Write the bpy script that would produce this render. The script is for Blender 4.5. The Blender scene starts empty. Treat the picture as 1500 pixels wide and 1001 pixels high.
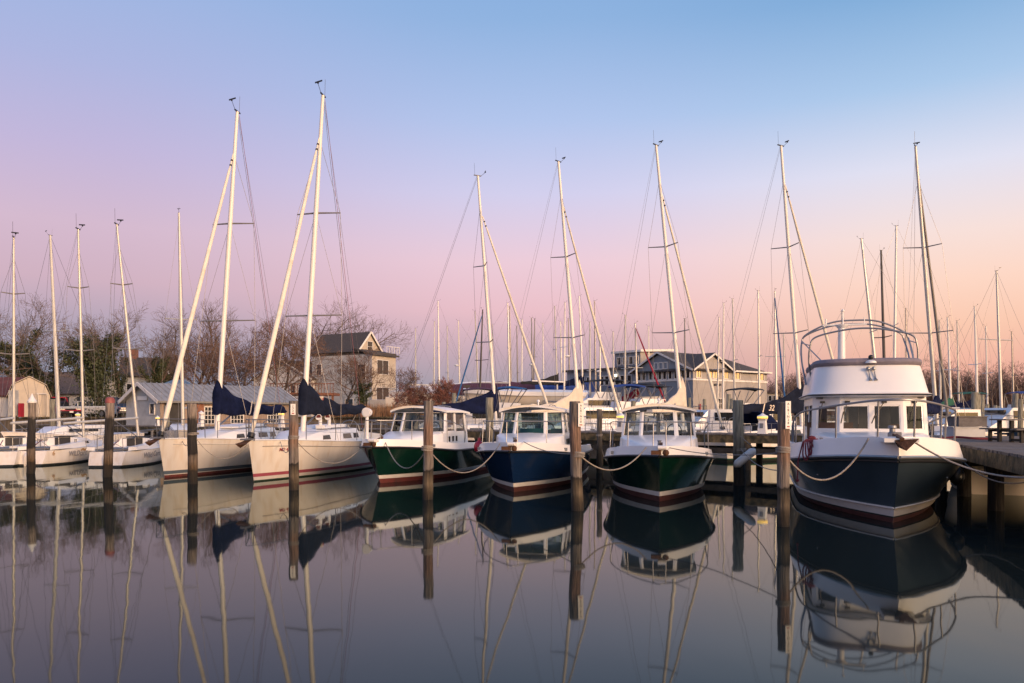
import bpy, math, random
from mathutils import Vector as V, Matrix

# ------------------------------------------------------------------ camera, sky, sun, exposure
SC = bpy.context.scene
COL = SC.collection
F, HOR, CX, ZC = 1150.0, 607.0, 750.0, 2.0      # focal length in photo pixels, horizon row, centre column, eye height

cam = bpy.data.cameras.new('camera')
camo = bpy.data.objects.new('camera', cam)
COL.objects.link(camo)
camo.location = (0, 0, ZC)
camo.rotation_euler = (math.radians(90), 0, 0)
cam.sensor_width = 36.0
cam.lens = F / 1500 * 36
cam.shift_y = (HOR - 500.5) / 1500
cam.clip_start = 0.1
cam.clip_end = 9000
SC.camera = camo

SUN_AZ = V((0.66, -0.75, 0)).normalized()        # direction towards the set sun, behind the viewer's right shoulder
SUN_EL = math.radians(13)


def S(r, g, b):
    def c(x):
        x /= 255.0
        return x / 12.92 if x <= 0.04045 else ((x + 0.055) / 1.055) ** 2.4
    return (c(r), c(g), c(b))


def make_world():
    w = bpy.data.worlds.new("World")
    SC.world = w
    w.use_nodes = True
    nt = w.node_tree
    N, L = nt.nodes, nt.links
    for n in list(N):
        N.remove(n)
    out = N.new('ShaderNodeOutputWorld')
    bg = N.new('ShaderNodeBackground')
    L.new(bg.outputs[0], out.inputs[0])
    tc = N.new('ShaderNodeTexCoord')
    sep = N.new('ShaderNodeSeparateXYZ')
    L.new(tc.outputs['Generated'], sep.inputs[0])

    def math_(op, a, b=None, clamp=False):
        m = N.new('ShaderNodeMath')
        m.operation = op
        m.use_clamp = clamp
        for i, q in enumerate((a, b)):
            if q is None:
                continue
            if isinstance(q, (int, float)):
                m.inputs[i].default_value = q
            else:
                L.new(q, m.inputs[i])
        return m.outputs[0]
    dx, dy, dz = sep.outputs
    el = math_('MAXIMUM', dz, 0.0)
    hyp = math_('SQRT', math_('ADD', math_('MULTIPLY', dx, dx), math_('MULTIPLY', dy, dy)))
    az = math_('DIVIDE', dx, math_('MAXIMUM', hyp, 0.001))

    def ramp(fac, stops):
        r = N.new('ShaderNodeValToRGB')
        r.color_ramp.interpolation = 'EASE' if len(stops) < 3 else 'LINEAR'
        e = r.color_ramp.elements
        while len(e) < len(stops):
            e.new(0.5)
        for k, (p, c) in enumerate(stops):
            e[k].position = p
            e[k].color = (*c, 1)
        L.new(fac, r.inputs[0])
        return r.outputs[0]
    left = ramp(el, [(0, S(130, 143, 160)), (.04, S(143, 148, 168)), (.09, S(168, 158, 176)), (.15, S(204, 174, 189)), (.21, S(208, 182, 202)),
                     (.29, S(190, 179, 214)), (.37, S(170, 178, 219)), (.46, S(152, 177, 221)), (.6, S(120, 158, 212)), (1, S(80, 118, 182))])
    mid = ramp(el, [(0, S(154, 149, 160)), (.035, S(166, 154, 164)), (.075, S(196, 167, 177)), (.13, S(230, 188, 196)), (.19, S(232, 200, 212)),
                    (.27, S(206, 203, 232)), (.35, S(174, 193, 231)), (.45, S(140, 175, 219)), (.6, S(112, 158, 212)), (1, S(76, 118, 182))])
    right = ramp(el, [(0, S(222, 160, 143)), (.05, S(234, 174, 155)), (.1, S(245, 197, 172)), (.15, S(248, 211, 193)), (.2, S(242, 219, 213)),
                      (.27, S(220, 220, 236)), (.35, S(167, 196, 229)), (.44, S(124, 168, 212)), (.6, S(100, 148, 202)), (1, S(76, 118, 182))])
    back = ramp(el, [(0, (1.7, .80, .34)), (.08, (1.8, 1.02, .50)), (.2, (1.5, 1.1, .75)), (.4, (.85, .80, .80)), (.7, S(140, 168, 212)), (1, S(76, 118, 182))])

    def mix(f, a, b):
        m = N.new('ShaderNodeMix')
        m.data_type = 'RGBA'
        L.new(f, m.inputs[0])
        L.new(a, m.inputs[6])
        L.new(b, m.inputs[7])
        return m.outputs[2]

    def mapr(v, a, b):
        m = N.new('ShaderNodeMapRange')
        m.interpolation_type = 'SMOOTHSTEP'
        m.inputs[1].default_value, m.inputs[2].default_value = a, b
        L.new(v, m.inputs[0])
        return m.outputs[0]
    c = mix(mapr(az, -0.5, 0.06), left, mid)
    c = mix(mapr(az, 0.03, 0.50), c, right)
    toward = math_('ADD', math_('MULTIPLY', dx, SUN_AZ.x), math_('MULTIPLY', dy, SUN_AZ.y))
    c = mix(mapr(toward, 0.12, 0.85), c, back)
    # the real low-sun atmosphere adds the afterglow round the sun's own side of the sky
    sky = N.new('ShaderNodeTexSky')
    sky.sky_type = 'NISHITA'
    sky.sun_disc = False
    sky.sun_elevation = SUN_EL
    sky.sun_rotation = math.atan2(SUN_AZ.x, SUN_AZ.y)
    sc = N.new('ShaderNodeMix')
    sc.data_type = 'RGBA'
    sc.blend_type = 'MULTIPLY'
    sc.inputs[0].default_value = 1
    L.new(sky.outputs[0], sc.inputs[6])
    k = math_('MULTIPLY', mapr(toward, 0.1, 0.9), 0.05)
    L.new(k, sc.inputs[7])
    ad = N.new('ShaderNodeMix')
    ad.data_type = 'RGBA'
    ad.blend_type = 'ADD'
    ad.inputs[0].default_value = 1
    L.new(c, ad.inputs[6])
    L.new(sc.outputs[2], ad.inputs[7])
    L.new(ad.outputs[2], bg.inputs[0])
    bg.inputs[1].default_value = 1.0


make_world()
sun = bpy.data.lights.new('sun', 'SUN')
sun.energy = 3.4
sun.angle = math.radians(20)
sun.color = (1.0, 0.62, 0.37)
suno = bpy.data.objects.new('sun', sun)
COL.objects.link(suno)
sd = V((SUN_AZ.x * math.cos(SUN_EL), SUN_AZ.y * math.cos(SUN_EL), math.sin(SUN_EL)))
suno.rotation_euler = sd.to_track_quat('Z', 'Y').to_euler()
SC.view_settings.view_transform = 'Standard'
SC.view_settings.look = 'None'
SC.view_settings.exposure = 0.08
SC.view_settings.gamma = 1
SC.cycles.max_bounces = 8
SC.cycles.transparent_max_bounces = 16
SC.cycles.caustics_reflective = False
SC.cycles.caustics_refractive = False


# ------------------------------------------------------------------ helpers
def P(px, py, d):
    return V(((px - CX) * d / F, d, ZC + (HOR - py) * d / F))


def G(px, py, z=0.0):
    return P(px, py, (ZC - z) * F / (py - HOR))


class MB:
    """collects geometry for ONE mesh object"""
    def __init__(s):
        s.v, s.f, s.m = [], [], []
        s.mi = 0

    def pt(s, p):
        s.v.append(tuple(p))
        return len(s.v) - 1

    def face(s, idx):
        s.f.append(tuple(idx))
        s.m.append(s.mi)

    def poly(s, pts):
        s.face([s.pt(p) for p in pts])
        return s

    def rings(s, rings, closed=True, cap0=False, cap1=False, mis=None):
        ids = [[s.pt(p) for p in r] for r in rings]
        n = len(ids[0])
        for i in range(len(ids) - 1):
            for j in range(n if closed else n - 1):
                k = (j + 1) % n
                if mis:
                    s.mi = mis[j]
                s.face((ids[i][j], ids[i][k], ids[i + 1][k], ids[i + 1][j]))
        if cap0:
            s.face(ids[0][::-1])
        if cap1:
            s.face(ids[-1])
        return s

    def box(s, c, size, rz=0.0, taper=1.0):
        cx, cy, cz = c
        hx, hy, hz = size[0] / 2, size[1] / 2, size[2] / 2
        co, si = math.cos(rz), math.sin(rz)
        r = []
        for z, k in ((-hz, 1.0), (hz, taper)):
            r.append([(cx + (x * co - y * si) * k, cy + (x * si + y * co) * k, cz + z) for x, y in ((-hx, -hy), (hx, -hy), (hx, hy), (-hx, hy))])
        return s.rings(r, True, True, True)

    def beam(s, a, b, w, h, up=V((0, 0, 1))):
        a, b = V(a), V(b)
        d = (b - a).normalized()
        sd = d.cross(up)
        if sd.length < 1e-4:
            sd = V((1, 0, 0))
        sd.normalize()
        u = sd.cross(d)
        r = []
        for p in (a, b):
            r.append([p - sd * w / 2 - u * h / 2, p + sd * w / 2 - u * h / 2, p + sd * w / 2 + u * h / 2, p - sd * w / 2 + u * h / 2])
        return s.rings(r, True, True, True)

    def tube(s, pts, r, n=8, cap=True, sq=1.0):
        pts = [V(p) for p in pts]
        m = len(pts)
        rs = r if isinstance(r, (list, tuple)) else [r] * m
        t0 = (pts[1] - pts[0]).normalized()
        a = V((0, 0, 1)) if abs(t0.z) < 0.9 else V((1, 0, 0))
        u = t0.cross(a).normalized()
        R = []
        for i in range(m):
            t = (pts[min(i + 1, m - 1)] - pts[max(i - 1, 0)])
            if t.length < 1e-9:
                t = t0
            t.normalize()
            u = (u - t * u.dot(t))
            if u.length < 1e-6:
                u = t.orthogonal()
            u.normalize()
            w = t.cross(u)
            R.append([pts[i] + (u * math.cos(6.28318 * k / n) * sq + w * math.sin(6.28318 * k / n)) * rs[i] for k in range(n)])
        return s.rings(R, True, cap, cap)

    def lathe(s, prof, c=(0, 0, 0), n=12, cap0=True, cap1=True):
        R = [[(c[0] + r * math.cos(6.28318 * k / n), c[1] + r * math.sin(6.28318 * k / n), c[2] + z) for k in range(n)] for r, z in prof]
        return s.rings(R, True, cap0, cap1)

    def ball(s, c, r, n=10, m=6, sc=(1, 1, 1)):
        R = []
        for i in range(m + 1):
            a = -math.pi / 2 + math.pi * i / m
            q = max(math.cos(a), 0.02)
            R.append([(c[0] + r * q * math.cos(6.28318 * k / n) * sc[0], c[1] + r * q * math.sin(6.28318 * k / n) * sc[1], c[2] + r * math.sin(a) * sc[2]) for k in range(n)])
        return s.rings(R, True, True, True)

    def wall(s, A, B, C, D, holes, th):
        """quad wall A(0,0) B(1,0) C(1,1) D(0,1), outward normal AB x AD, real openings; returns pane quads"""
        A, B, C, D = V(A), V(B), V(C), V(D)
        n = (B - A).cross(D - A).normalized()

        def q(u, v):
            return (A * (1 - u) + B * u) * (1 - v) + (D * (1 - u) + C * u) * v
        us = sorted({0.0, 1.0, *[h[0] for h in holes], *[h[2] for h in holes]})
        vs = sorted({0.0, 1.0, *[h[1] for h in holes], *[h[3] for h in holes]})

        def ishole(i, j):
            if i < 0 or j < 0 or i >= len(us) - 1 or j >= len(vs) - 1:
                return True
            u, v = (us[i] + us[i + 1]) / 2, (vs[j] + vs[j + 1]) / 2
            return any(h[0] < u < h[2] and h[1] < v < h[3] for h in holes)
        o = n * th
        for i in range(len(us) - 1):
            for j in range(len(vs) - 1):
                if ishole(i, j):
                    continue
                a, b, c, d = q(us[i], vs[j]), q(us[i + 1], vs[j]), q(us[i + 1], vs[j + 1]), q(us[i], vs[j + 1])
                s.poly([a, b, c, d])
                s.poly([d - o, c - o, b - o, a - o])
                if ishole(i, j - 1):
                    s.poly([a, a - o, b - o, b])
                if ishole(i, j + 1):
                    s.poly([d, c, c - o, d - o])
                if ishole(i - 1, j):
                    s.poly([a, d, d - o, a - o])
                if ishole(i + 1, j):
                    s.poly([b, b - o, c - o, c])
        res = []
        for (u0, v0, u1, v1) in holes:
            res.append([q(u0, v0) - o * .5, q(u1, v0) - o * .5, q(u1, v1) - o * .5, q(u0, v1) - o * .5])
        return res

    def build(s, name, mats, parent=None, smooth=35):
        me = bpy.data.meshes.new(name)
        me.from_pydata(s.v, [], s.f)
        if not isinstance(mats, (list, tuple)):
            mats = [mats]
        for m in mats:
            me.materials.append(m)
        if len(mats) > 1:
            me.polygons.foreach_set('material_index', s.m)
        if smooth:
            me.polygons.foreach_set('use_smooth', [True] * len(me.polygons))
            me.set_sharp_from_angle(angle=math.radians(smooth))
        me.update()
        o = bpy.data.objects.new(name, me)
        COL.objects.link(o)
        if parent:
            o.parent = parent
        return o


def tag(o, label, cat, group=None, kind=None):
    if label:
        o['label'] = label
        o['category'] = cat
    if group:
        o['group'] = group
    if kind:
        o['kind'] = kind
    return o


def thing(name, label, cat, loc=(0, 0, 0), rz=0.0, group=None):
    o = bpy.data.objects.new(name, None)
    o.empty_display_size = .3
    COL.objects.link(o)
    o.location = loc
    o.rotation_euler = (0, 0, rz)
    return tag(o, label, cat, group)


def struct(o):
    o['kind'] = 'structure'
    return o


def lettering(body, size, mtx, mat, parent, space=1.0, shear=0.0, depth=.002, name='lettering'):
    cu = bpy.data.curves.new('tmp_text', 'FONT')
    cu.body = body
    cu.size = size
    cu.extrude = depth
    cu.align_x = 'CENTER'
    cu.align_y = 'CENTER'
    cu.space_line = space
    cu.shear = shear
    cu.offset = size * .012
    cu.resolution_u = 3
    t = bpy.data.objects.new('tmp_text', cu)
    COL.objects.link(t)
    dg = bpy.context.evaluated_depsgraph_get()
    me = bpy.data.meshes.new_from_object(t.evaluated_get(dg))
    bpy.data.objects.remove(t)
    bpy.data.curves.remove(cu)
    me.transform(mtx)
    me.materials.clear()
    me.materials.append(mat)
    me.name = name
    o = bpy.data.objects.new(name, me)
    COL.objects.link(o)
    o.parent = parent
    return o


def frame_m(x, y, o):
    x, y = V(x).normalized(), V(y).normalized()
    z = x.cross(y).normalized()
    m = Matrix.Identity(4)
    for i in range(3):
        m[i][0], m[i][1], m[i][2], m[i][3] = x[i], y[i], z[i], o[i]
    return m


def sag_line(a, b, sag, n=14):
    a, b = V(a), V(b)
    return [a.lerp(b, i / n) - V((0, 0, sag * 4 * (i / n) * (1 - i / n))) for i in range(n + 1)]


def smooth_path(pts, n=5):
    pts = [V(p) for p in pts]
    out = []
    for i in range(len(pts) - 1):
        p0, p1, p2, p3 = pts[max(i - 1, 0)], pts[i], pts[i + 1], pts[min(i + 2, len(pts) - 1)]
        for k in range(n):
            t = k / n
            out.append(.5 * ((2 * p1) + (p2 - p0) * t + (2 * p0 - 5 * p1 + 4 * p2 - p3) * t * t + (3 * p1 - p0 - 3 * p2 + p3) * t ** 3))
    out.append(pts[-1])
    return out


# ------------------------------------------------------------------ materials
MATS = {}


def mat(name, col, rough=.5, metal=0.0, var=.12, vs=3.0, stretch=(1, 1, 1), bump=0.0, bs=30.0, col2=None, c2lo=.5, c2hi=.7, c2s=None, spec=.5, coat=0.0, detail=6):
    """principled material with two layers of noise: overall tone variation and patches of a second colour (stains, rust, moss)"""
    m = bpy.data.materials.new(name)
    m.use_nodes = True
    nt = m.node_tree
    N, L = nt.nodes, nt.links
    b = N['Principled BSDF']
    b.inputs['Roughness'].default_value = rough
    b.inputs['Metallic'].default_value = metal
    b.inputs['Specular IOR Level'].default_value = spec
    if coat:
        b.inputs['Coat Weight'].default_value = coat
        b.inputs['Coat Roughness'].default_value = .05
    tc = N.new('ShaderNodeTexCoord')
    mp = N.new('ShaderNodeMapping')
    mp.inputs['Scale'].default_value = stretch
    L.new(tc.outputs['Object'], mp.inputs[0])
    nz = N.new('ShaderNodeTexNoise')
    nz.inputs['Scale'].default_value = vs
    nz.inputs['Detail'].default_value = detail
    L.new(mp.outputs[0], nz.inputs['Vector'])
    r = N.new('ShaderNodeValToRGB')
    e = r.color_ramp.elements
    e[0].position, e[1].position = .3, .7
    e[0].color = (*[c * (1 - var) for c in col], 1)
    e[1].color = (*[min(1, c * (1 + var)) for c in col], 1)
    L.new(nz.outputs[0], r.inputs[0])
    outc = r.outputs[0]
    if col2:
        n2 = N.new('ShaderNodeTexNoise')
        n2.inputs['Scale'].default_value = c2s or vs * .7
        n2.inputs['Detail'].default_value = 8
        m2 = N.new('ShaderNodeMapping')
        m2.inputs['Location'].default_value = (5.2, 3.1, 7.7)
        m2.inputs['Scale'].default_value = stretch
        L.new(tc.outputs['Object'], m2.inputs[0])
        L.new(m2.outputs[0], n2.inputs['Vector'])
        mr = N.new('ShaderNodeMapRange')
        mr.inputs[1].default_value, mr.inputs[2].default_value = c2lo, c2hi
        L.new(n2.outputs[0], mr.inputs[0])
        mx = N.new('ShaderNodeMix')
        mx.data_type = 'RGBA'
        L.new(mr.outputs[0], mx.inputs[0])
        L.new(outc, mx.inputs[6])
        mx.inputs[7].default_value = (*col2, 1)
        outc = mx.outputs[2]
    L.new(outc, b.inputs['Base Color'])
    if bump:
        nb = N.new('ShaderNodeTexNoise')
        nb.inputs['Scale'].default_value = bs
        nb.inputs['Detail'].default_value = 4
        L.new(mp.outputs[0], nb.inputs['Vector'])
        bp = N.new('ShaderNodeBump')
        bp.inputs['Strength'].default_value = bump
        bp.inputs['Distance'].default_value = .05
        L.new(nb.outputs[0], bp.inputs['Height'])
        L.new(bp.outputs[0], b.inputs['Normal'])
    MATS[name] = m
    return m


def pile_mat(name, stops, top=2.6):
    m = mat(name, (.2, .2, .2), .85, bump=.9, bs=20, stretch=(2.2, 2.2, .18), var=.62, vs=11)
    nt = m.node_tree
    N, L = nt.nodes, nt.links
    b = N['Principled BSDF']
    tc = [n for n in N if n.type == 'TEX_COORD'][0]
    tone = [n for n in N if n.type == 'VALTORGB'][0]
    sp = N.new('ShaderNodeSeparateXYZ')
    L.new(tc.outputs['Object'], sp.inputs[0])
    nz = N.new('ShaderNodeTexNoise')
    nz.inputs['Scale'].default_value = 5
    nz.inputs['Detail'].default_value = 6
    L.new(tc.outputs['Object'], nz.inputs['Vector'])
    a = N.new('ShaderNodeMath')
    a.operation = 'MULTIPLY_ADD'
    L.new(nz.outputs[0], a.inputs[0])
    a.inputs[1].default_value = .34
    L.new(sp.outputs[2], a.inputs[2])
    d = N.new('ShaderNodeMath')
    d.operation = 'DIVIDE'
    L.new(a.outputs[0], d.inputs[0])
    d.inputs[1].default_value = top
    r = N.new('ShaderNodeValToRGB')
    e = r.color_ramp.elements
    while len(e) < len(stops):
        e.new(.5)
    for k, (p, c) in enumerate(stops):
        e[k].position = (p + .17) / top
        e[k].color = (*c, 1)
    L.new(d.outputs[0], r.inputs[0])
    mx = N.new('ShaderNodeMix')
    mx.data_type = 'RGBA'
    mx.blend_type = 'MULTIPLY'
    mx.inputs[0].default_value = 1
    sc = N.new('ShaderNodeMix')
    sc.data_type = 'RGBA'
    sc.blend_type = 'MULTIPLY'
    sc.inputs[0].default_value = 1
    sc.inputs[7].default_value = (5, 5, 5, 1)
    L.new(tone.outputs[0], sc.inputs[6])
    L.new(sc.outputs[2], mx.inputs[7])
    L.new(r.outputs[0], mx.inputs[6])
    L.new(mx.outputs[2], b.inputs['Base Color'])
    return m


def glass_mat(name, tint, refl=.6):
    m = bpy.data.materials.new(name)
    m.use_nodes = True
    nt = m.node_tree
    N, L = nt.nodes, nt.links
    N.remove(N['Principled BSDF'])
    out = [n for n in N if n.type == 'OUTPUT_MATERIAL'][0]
    t = N.new('ShaderNodeBsdfTransparent')
    t.inputs[0].default_value = (*tint, 1)
    g = N.new('ShaderNodeBsdfGlossy')
    g.inputs['Roughness'].default_value = .03
    g.inputs[0].default_value = (refl, refl, refl, 1)
    lw = N.new('ShaderNodeFresnel')
    lw.inputs[0].default_value = 1.6
    mx = N.new('ShaderNodeMixShader')
    L.new(lw.outputs[0], mx.inputs[0])
    L.new(t.outputs[0], mx.inputs[1])
    L.new(g.outputs[0], mx.inputs[2])
    L.new(mx.outputs[0], out.inputs[0])
    MATS[name] = m
    return m


def emit_mat(name, col, s):
    m = mat(name, col, .4)
    b = m.node_tree.nodes['Principled BSDF']
    b.inputs['Emission Color'].default_value = (*col, 1)
    b.inputs['Emission Strength'].default_value = s
    return m


def water_mat():
    m = bpy.data.materials.new('calm_water')
    m.use_nodes = True
    nt = m.node_tree
    N, L = nt.nodes, nt.links
    N.remove(N['Principled BSDF'])
    tc = N.new('ShaderNodeTexCoord')
    h = None
    for sc, st, w in ((.9, (1, .35, 1), 1.0), (.22, (1, .6, 1), 2.2), (3.0, (1, .5, 1), .05)):
        mp = N.new('ShaderNodeMapping')
        mp.inputs['Scale'].default_value = st
        L.new(tc.outputs['Object'], mp.inputs[0])
        nz = N.new('ShaderNodeTexNoise')
        nz.inputs['Scale'].default_value = sc
        nz.inputs['Detail'].default_value = 2
        L.new(mp.outputs[0], nz.inputs['Vector'])
        k = N.new('ShaderNodeMath')
        k.operation = 'MULTIPLY'
        k.inputs[1].default_value = w
        L.new(nz.outputs[0], k.inputs[0])
        if h is None:
            h = k.outputs[0]
        else:
            a = N.new('ShaderNodeMath')
            L.new(h, a.inputs[0])
            L.new(k.outputs[0], a.inputs[1])
            h = a.outputs[0]
    bp = N.new('ShaderNodeBump')
    bp.inputs['Strength'].default_value = 1.0
    bp.inputs['Distance'].default_value = .0042
    L.new(h, bp.inputs['Height'])
    # murky harbour water: dark green body under a fresnel surface that mirrors the sky
    body = N.new('ShaderNodeBsdfDiffuse')
    body.inputs[0].default_value = (.012, .018, .018, 1)
    gl = N.new('ShaderNodeBsdfGlossy')
    gl.inputs['Roughness'].default_value = .034
    gl.inputs[0].default_value = (.77, .83, .80, 1)
    fr = N.new('ShaderNodeFresnel')
    fr.inputs[0].default_value = 1.333
    for q in (body, gl, fr):
        L.new(bp.outputs[0], q.inputs['Normal'])
    ms = N.new('ShaderNodeMixShader')
    L.new(fr.outputs[0], ms.inputs[0])
    L.new(body.outputs[0], ms.inputs[1])
    L.new(gl.outputs[0], ms.inputs[2])
    L.new(ms.outputs[0], [n for n in N if n.type == 'OUTPUT_MATERIAL'][0].inputs[0])
    return m


WATER = water_mat()
mat('gelcoat', (.75, .70, .63), .28, var=.05, vs=1.5, coat=.2, col2=(.60, .48, .34), c2lo=.5, c2hi=.95, c2s=2.5, stretch=(2, 2, .35))
mat('gelcoat_clean', (.78, .77, .75), .3, var=.03, vs=2, coat=.2)
mat('gelcoat_cream', (.66, .60, .52), .4, var=.06, vs=1.2, col2=(.5, .43, .34), c2lo=.6, c2hi=.95)
mat('deck_paint', (.62, .61, .60), .55, var=.06, vs=4)
mat('hull_green', (.003, .021, .014), .12, var=.12, vs=1.2, coat=.6, col2=(.03, .05, .045), c2lo=.52, c2hi=.9, c2s=2.2, stretch=(1, 1, .5))
mat('hull_dark_green', (.0025, .018, .011), .14, var=.12, vs=1.2, coat=.6, col2=(.03, .045, .04), c2lo=.52, c2hi=.9, c2s=2.2, stretch=(1, 1, .5))
mat('hull_blue', (.005, .018, .060), .12, var=.12, vs=1.2, coat=.6, col2=(.02, .03, .06), c2lo=.52, c2hi=.9, c2s=2.2, stretch=(1, 1, .5))
mat('hull_slate', (.032, .048, .062), .28, var=.18, vs=1.2, coat=.4, col2=(.05, .06, .065), c2lo=.6, c2hi=.95)
mat('hull_black', (.008, .009, .01), .4, var=.2)
mat('antifoul_red', (.13, .028, .024), .7, var=.25, vs=6, col2=(.06, .03, .025), c2lo=.5, c2hi=.8)
mat('antifoul_brown', (.075, .022, .018), .7, var=.25, vs=6)
mat('antifoul_green', (.015, .035, .02), .7, var=.3, vs=6)
mat('antifoul_dark', (.012, .017, .016), .75, var=.3, vs=6)
mat('antifoul_teal', (.012, .10, .11), .7, var=.25, vs=5)
mat('boot_white', (.6, .57, .53), .45, var=.08)
mat('boot_grey', (.09, .12, .15), .45, var=.1)
mat('boot_pink', (.32, .07, .10), .45, var=.15)
mat('boot_green', (.02, .09, .05), .45, var=.15)
mat('rub_rail', (.012, .012, .014), .5, var=.2)
mat('stainless', (.24, .24, .25), .42, .7, var=.08)
mat('galvanised', (.3, .31, .32), .45, .8, var=.1)
mat('mast_white', (.78, .74, .66), .35, var=.06, vs=.8, stretch=(1, 1, .4))
mat('mast_alloy', (.55, .53, .48), .38, .25, var=.08)
mat('mast_dark', (.05, .045, .045), .45, .2, var=.1)
mat('mast_grey', (.26, .24, .22), .4, .3, var=.1)
mat('sail_roll', (.76, .70, .58), .8, var=.08, vs=3, bump=.3, bs=9, col2=(.55, .46, .34), c2lo=.58, c2hi=.85)
mat('sail_cream', (.62, .55, .44), .85, var=.08, vs=4, bump=.4, bs=8)
mat('canvas_navy', (.006, .010, .036), .9, var=.35, vs=3, bump=.9, bs=5, spec=.12)
mat('canvas_slate', (.011, .015, .030), .9, var=.3, vs=3, bump=.9, bs=5, spec=.12)
mat('canvas_blue', (.012, .09, .24), .8, var=.2, vs=3, bump=.4, bs=6)
mat('canvas_royal', (.02, .055, .22), .8, var=.2, vs=3, bump=.4, bs=6)
mat('canvas_red', (.30, .012, .035), .8, var=.2, vs=3, bump=.4, bs=6)
mat('canvas_pink', (.42, .02, .09), .8, var=.2, vs=3)
mat('canvas_green', (.012, .10, .06), .8, var=.2, vs=3, bump=.4, bs=6)
mat('canvas_maroon', (.075, .028, .05), .85, var=.2, vs=3, bump=.4, bs=6)
mat('canvas_black', (.012, .012, .014), .85, var=.2, vs=3)
mat('canvas_mauve', (.20, .175, .20), .8, var=.12, vs=5, bump=.3, bs=9)
mat('shrink_wrap', (.68, .70, .75), .4, var=.06, vs=1.5, bump=.5, bs=3)
mat('rope_cream', (.34, .30, .26), .9, var=.2, vs=30, bump=.6, bs=60)
mat('rope_grey', (.25, .23, .21), .9, var=.2, vs=30)
mat('rope_red', (.15, .022, .035), .9, var=.3, vs=20, bump=.6, bs=60)
mat('rope_green', (.03, .16, .11), .9, var=.3, vs=20)
mat('wire', (.20, .19, .19), .4, .6, var=.05)
mat('wire_red', (.25, .10, .11), .6, var=.1)
mat('rust', (.10, .045, .022), .8, .3, var=.4, vs=9, bump=.5, bs=20)
mat('teak', (.16, .075, .035), .6, var=.3, vs=6, stretch=(1, 1, 5))
mat('varnish', (.18, .06, .025), .3, var=.3, vs=5, coat=.4)
mat('dock_wood', (.125, .115, .112), .85, var=.35, vs=5, stretch=(.5, 3, 1), bump=.5, bs=12)
mat('dock_beam', (.11, .085, .045), .85, var=.35, vs=4, bump=.5, bs=10, col2=(.022, .024, .014), c2lo=.42, c2hi=.62, c2s=4)
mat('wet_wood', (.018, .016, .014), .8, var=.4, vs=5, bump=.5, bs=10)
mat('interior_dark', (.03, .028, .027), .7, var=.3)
mat('interior_wood', (.17, .085, .045), .6, var=.3, vs=4)
mat('interior_grey', (.16, .16, .16), .7, var=.2)
mat('curtain_teal', (.05, .13, .135), .8, var=.2)
mat('curtain_green', (.06, .075, .04), .85, var=.3, vs=8, stretch=(4, 4, .3))
mat('window_dark', (.02, .022, .025), .08, var=.3, spec=.8)
mat('plastic_white', (.75, .74, .72), .35, var=.04)
mat('plastic_black', (.012, .012, .013), .4, var=.2)
mat('fender_red', (.42, .02, .04), .35, var=.15)
mat('fender_white', (.62, .60, .56), .4, var=.1)
mat('paint_red', (.34, .015, .03), .4, var=.15)
mat('paint_yellow', (.55, .42, .08), .4, var=.15)
mat('paint_cap_red', (.24, .065, .06), .6, var=.25, vs=9)
mat('ink', (.02, .02, .022), .6, var=.05)
mat('ink_grey', (.27, .25, .24), .6, var=.05)
mat('ink_gold', (.42, .24, .09), .6, var=.05)
mat('ink_red', (.33, .07, .07), .6, var=.05)
mat('ink_cream', (.70, .60, .48), .6, var=.05)
mat('sign_white', (.78, .76, .72), .5, var=.03)
mat('siding_blue_shade', (.21, .245, .29), .7, var=.08, vs=2)  # shade on the marina's left-facing walls, put into the colour
mat('siding_tan_lit', (.33, .305, .29), .7, var=.06, vs=2)  # warm light on the marina's right-facing walls, put into the colour
mat('siding_grey', (.45, .455, .45), .75, var=.1, vs=2, col2=(.25, .25, .25), c2lo=.5, c2hi=.8)
mat('siding_cream', (.47, .41, .335), .7, var=.07, vs=2)
mat('siding_white', (.58, .56, .54), .7, var=.08, vs=2)
mat('trim_white', (.72, .69, .65), .6, var=.05)
mat('shingle', (.07, .06, .055), .9, var=.3, vs=8, bump=.4, bs=20)
mat('shingle_brown', (.12, .09, .075), .9, var=.3, vs=8, bump=.4, bs=20)
mat('metal_roof', (.27, .275, .285), .6, .1, var=.15, vs=2)
mat('metal_roof_red', (.11, .038, .034), .8, 0, var=.3, vs=2)
mat('metal_roof_blue', (.10, .16, .23), .6, .1, var=.15, vs=2)
mat('brick', (.22, .10, .07), .85, var=.3, vs=9)
mat('plank_brown', (.20, .085, .05), .8, var=.35, vs=5)
mat('plank_grey', (.25, .19, .15), .85, var=.3, vs=4, stretch=(2, 2, .4))
mat('bark', (.13, .095, .075), .9, var=.35, vs=5, bump=.6, bs=12)
mat('twig', (.125, .09, .076), .9, var=.3, vs=2)
mat('twig_brown', (.135, .08, .058), .9, var=.35, vs=2)
mat('twig_red', (.16, .065, .05), .9, var=.35, vs=2)
mat('ivy', (.034, .044, .014), .6, var=.6, vs=2.2)
mat('seed_head', (.09, .05, .05), .9, var=.4, vs=4)
mat('reed', (.30, .165, .085), .9, var=.4, vs=2)
mat('land', (.13, .105, .075), .95, var=.35, vs=.4, bump=.5, bs=3, col2=(.06, .065, .03), c2lo=.48, c2hi=.62, c2s=.15)
mat('asphalt', (.085, .085, .09), .9, var=.2, vs=1.2)
mat('bulkhead', (.11, .09, .07), .9, var=.4, vs=3, stretch=(3, 3, .3), bump=.4, bs=9)
mat('far_wood', (.095, .062, .052), .95, var=.4, vs=.3)
mat('car_navy', (.010, .018, .035), .2, var=.1, coat=.8)
mat('car_red', (.30, .012, .03), .25, var=.1, coat=.8)
mat('car_white', (.6, .6, .6), .25, var=.05, coat=.8)
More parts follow.
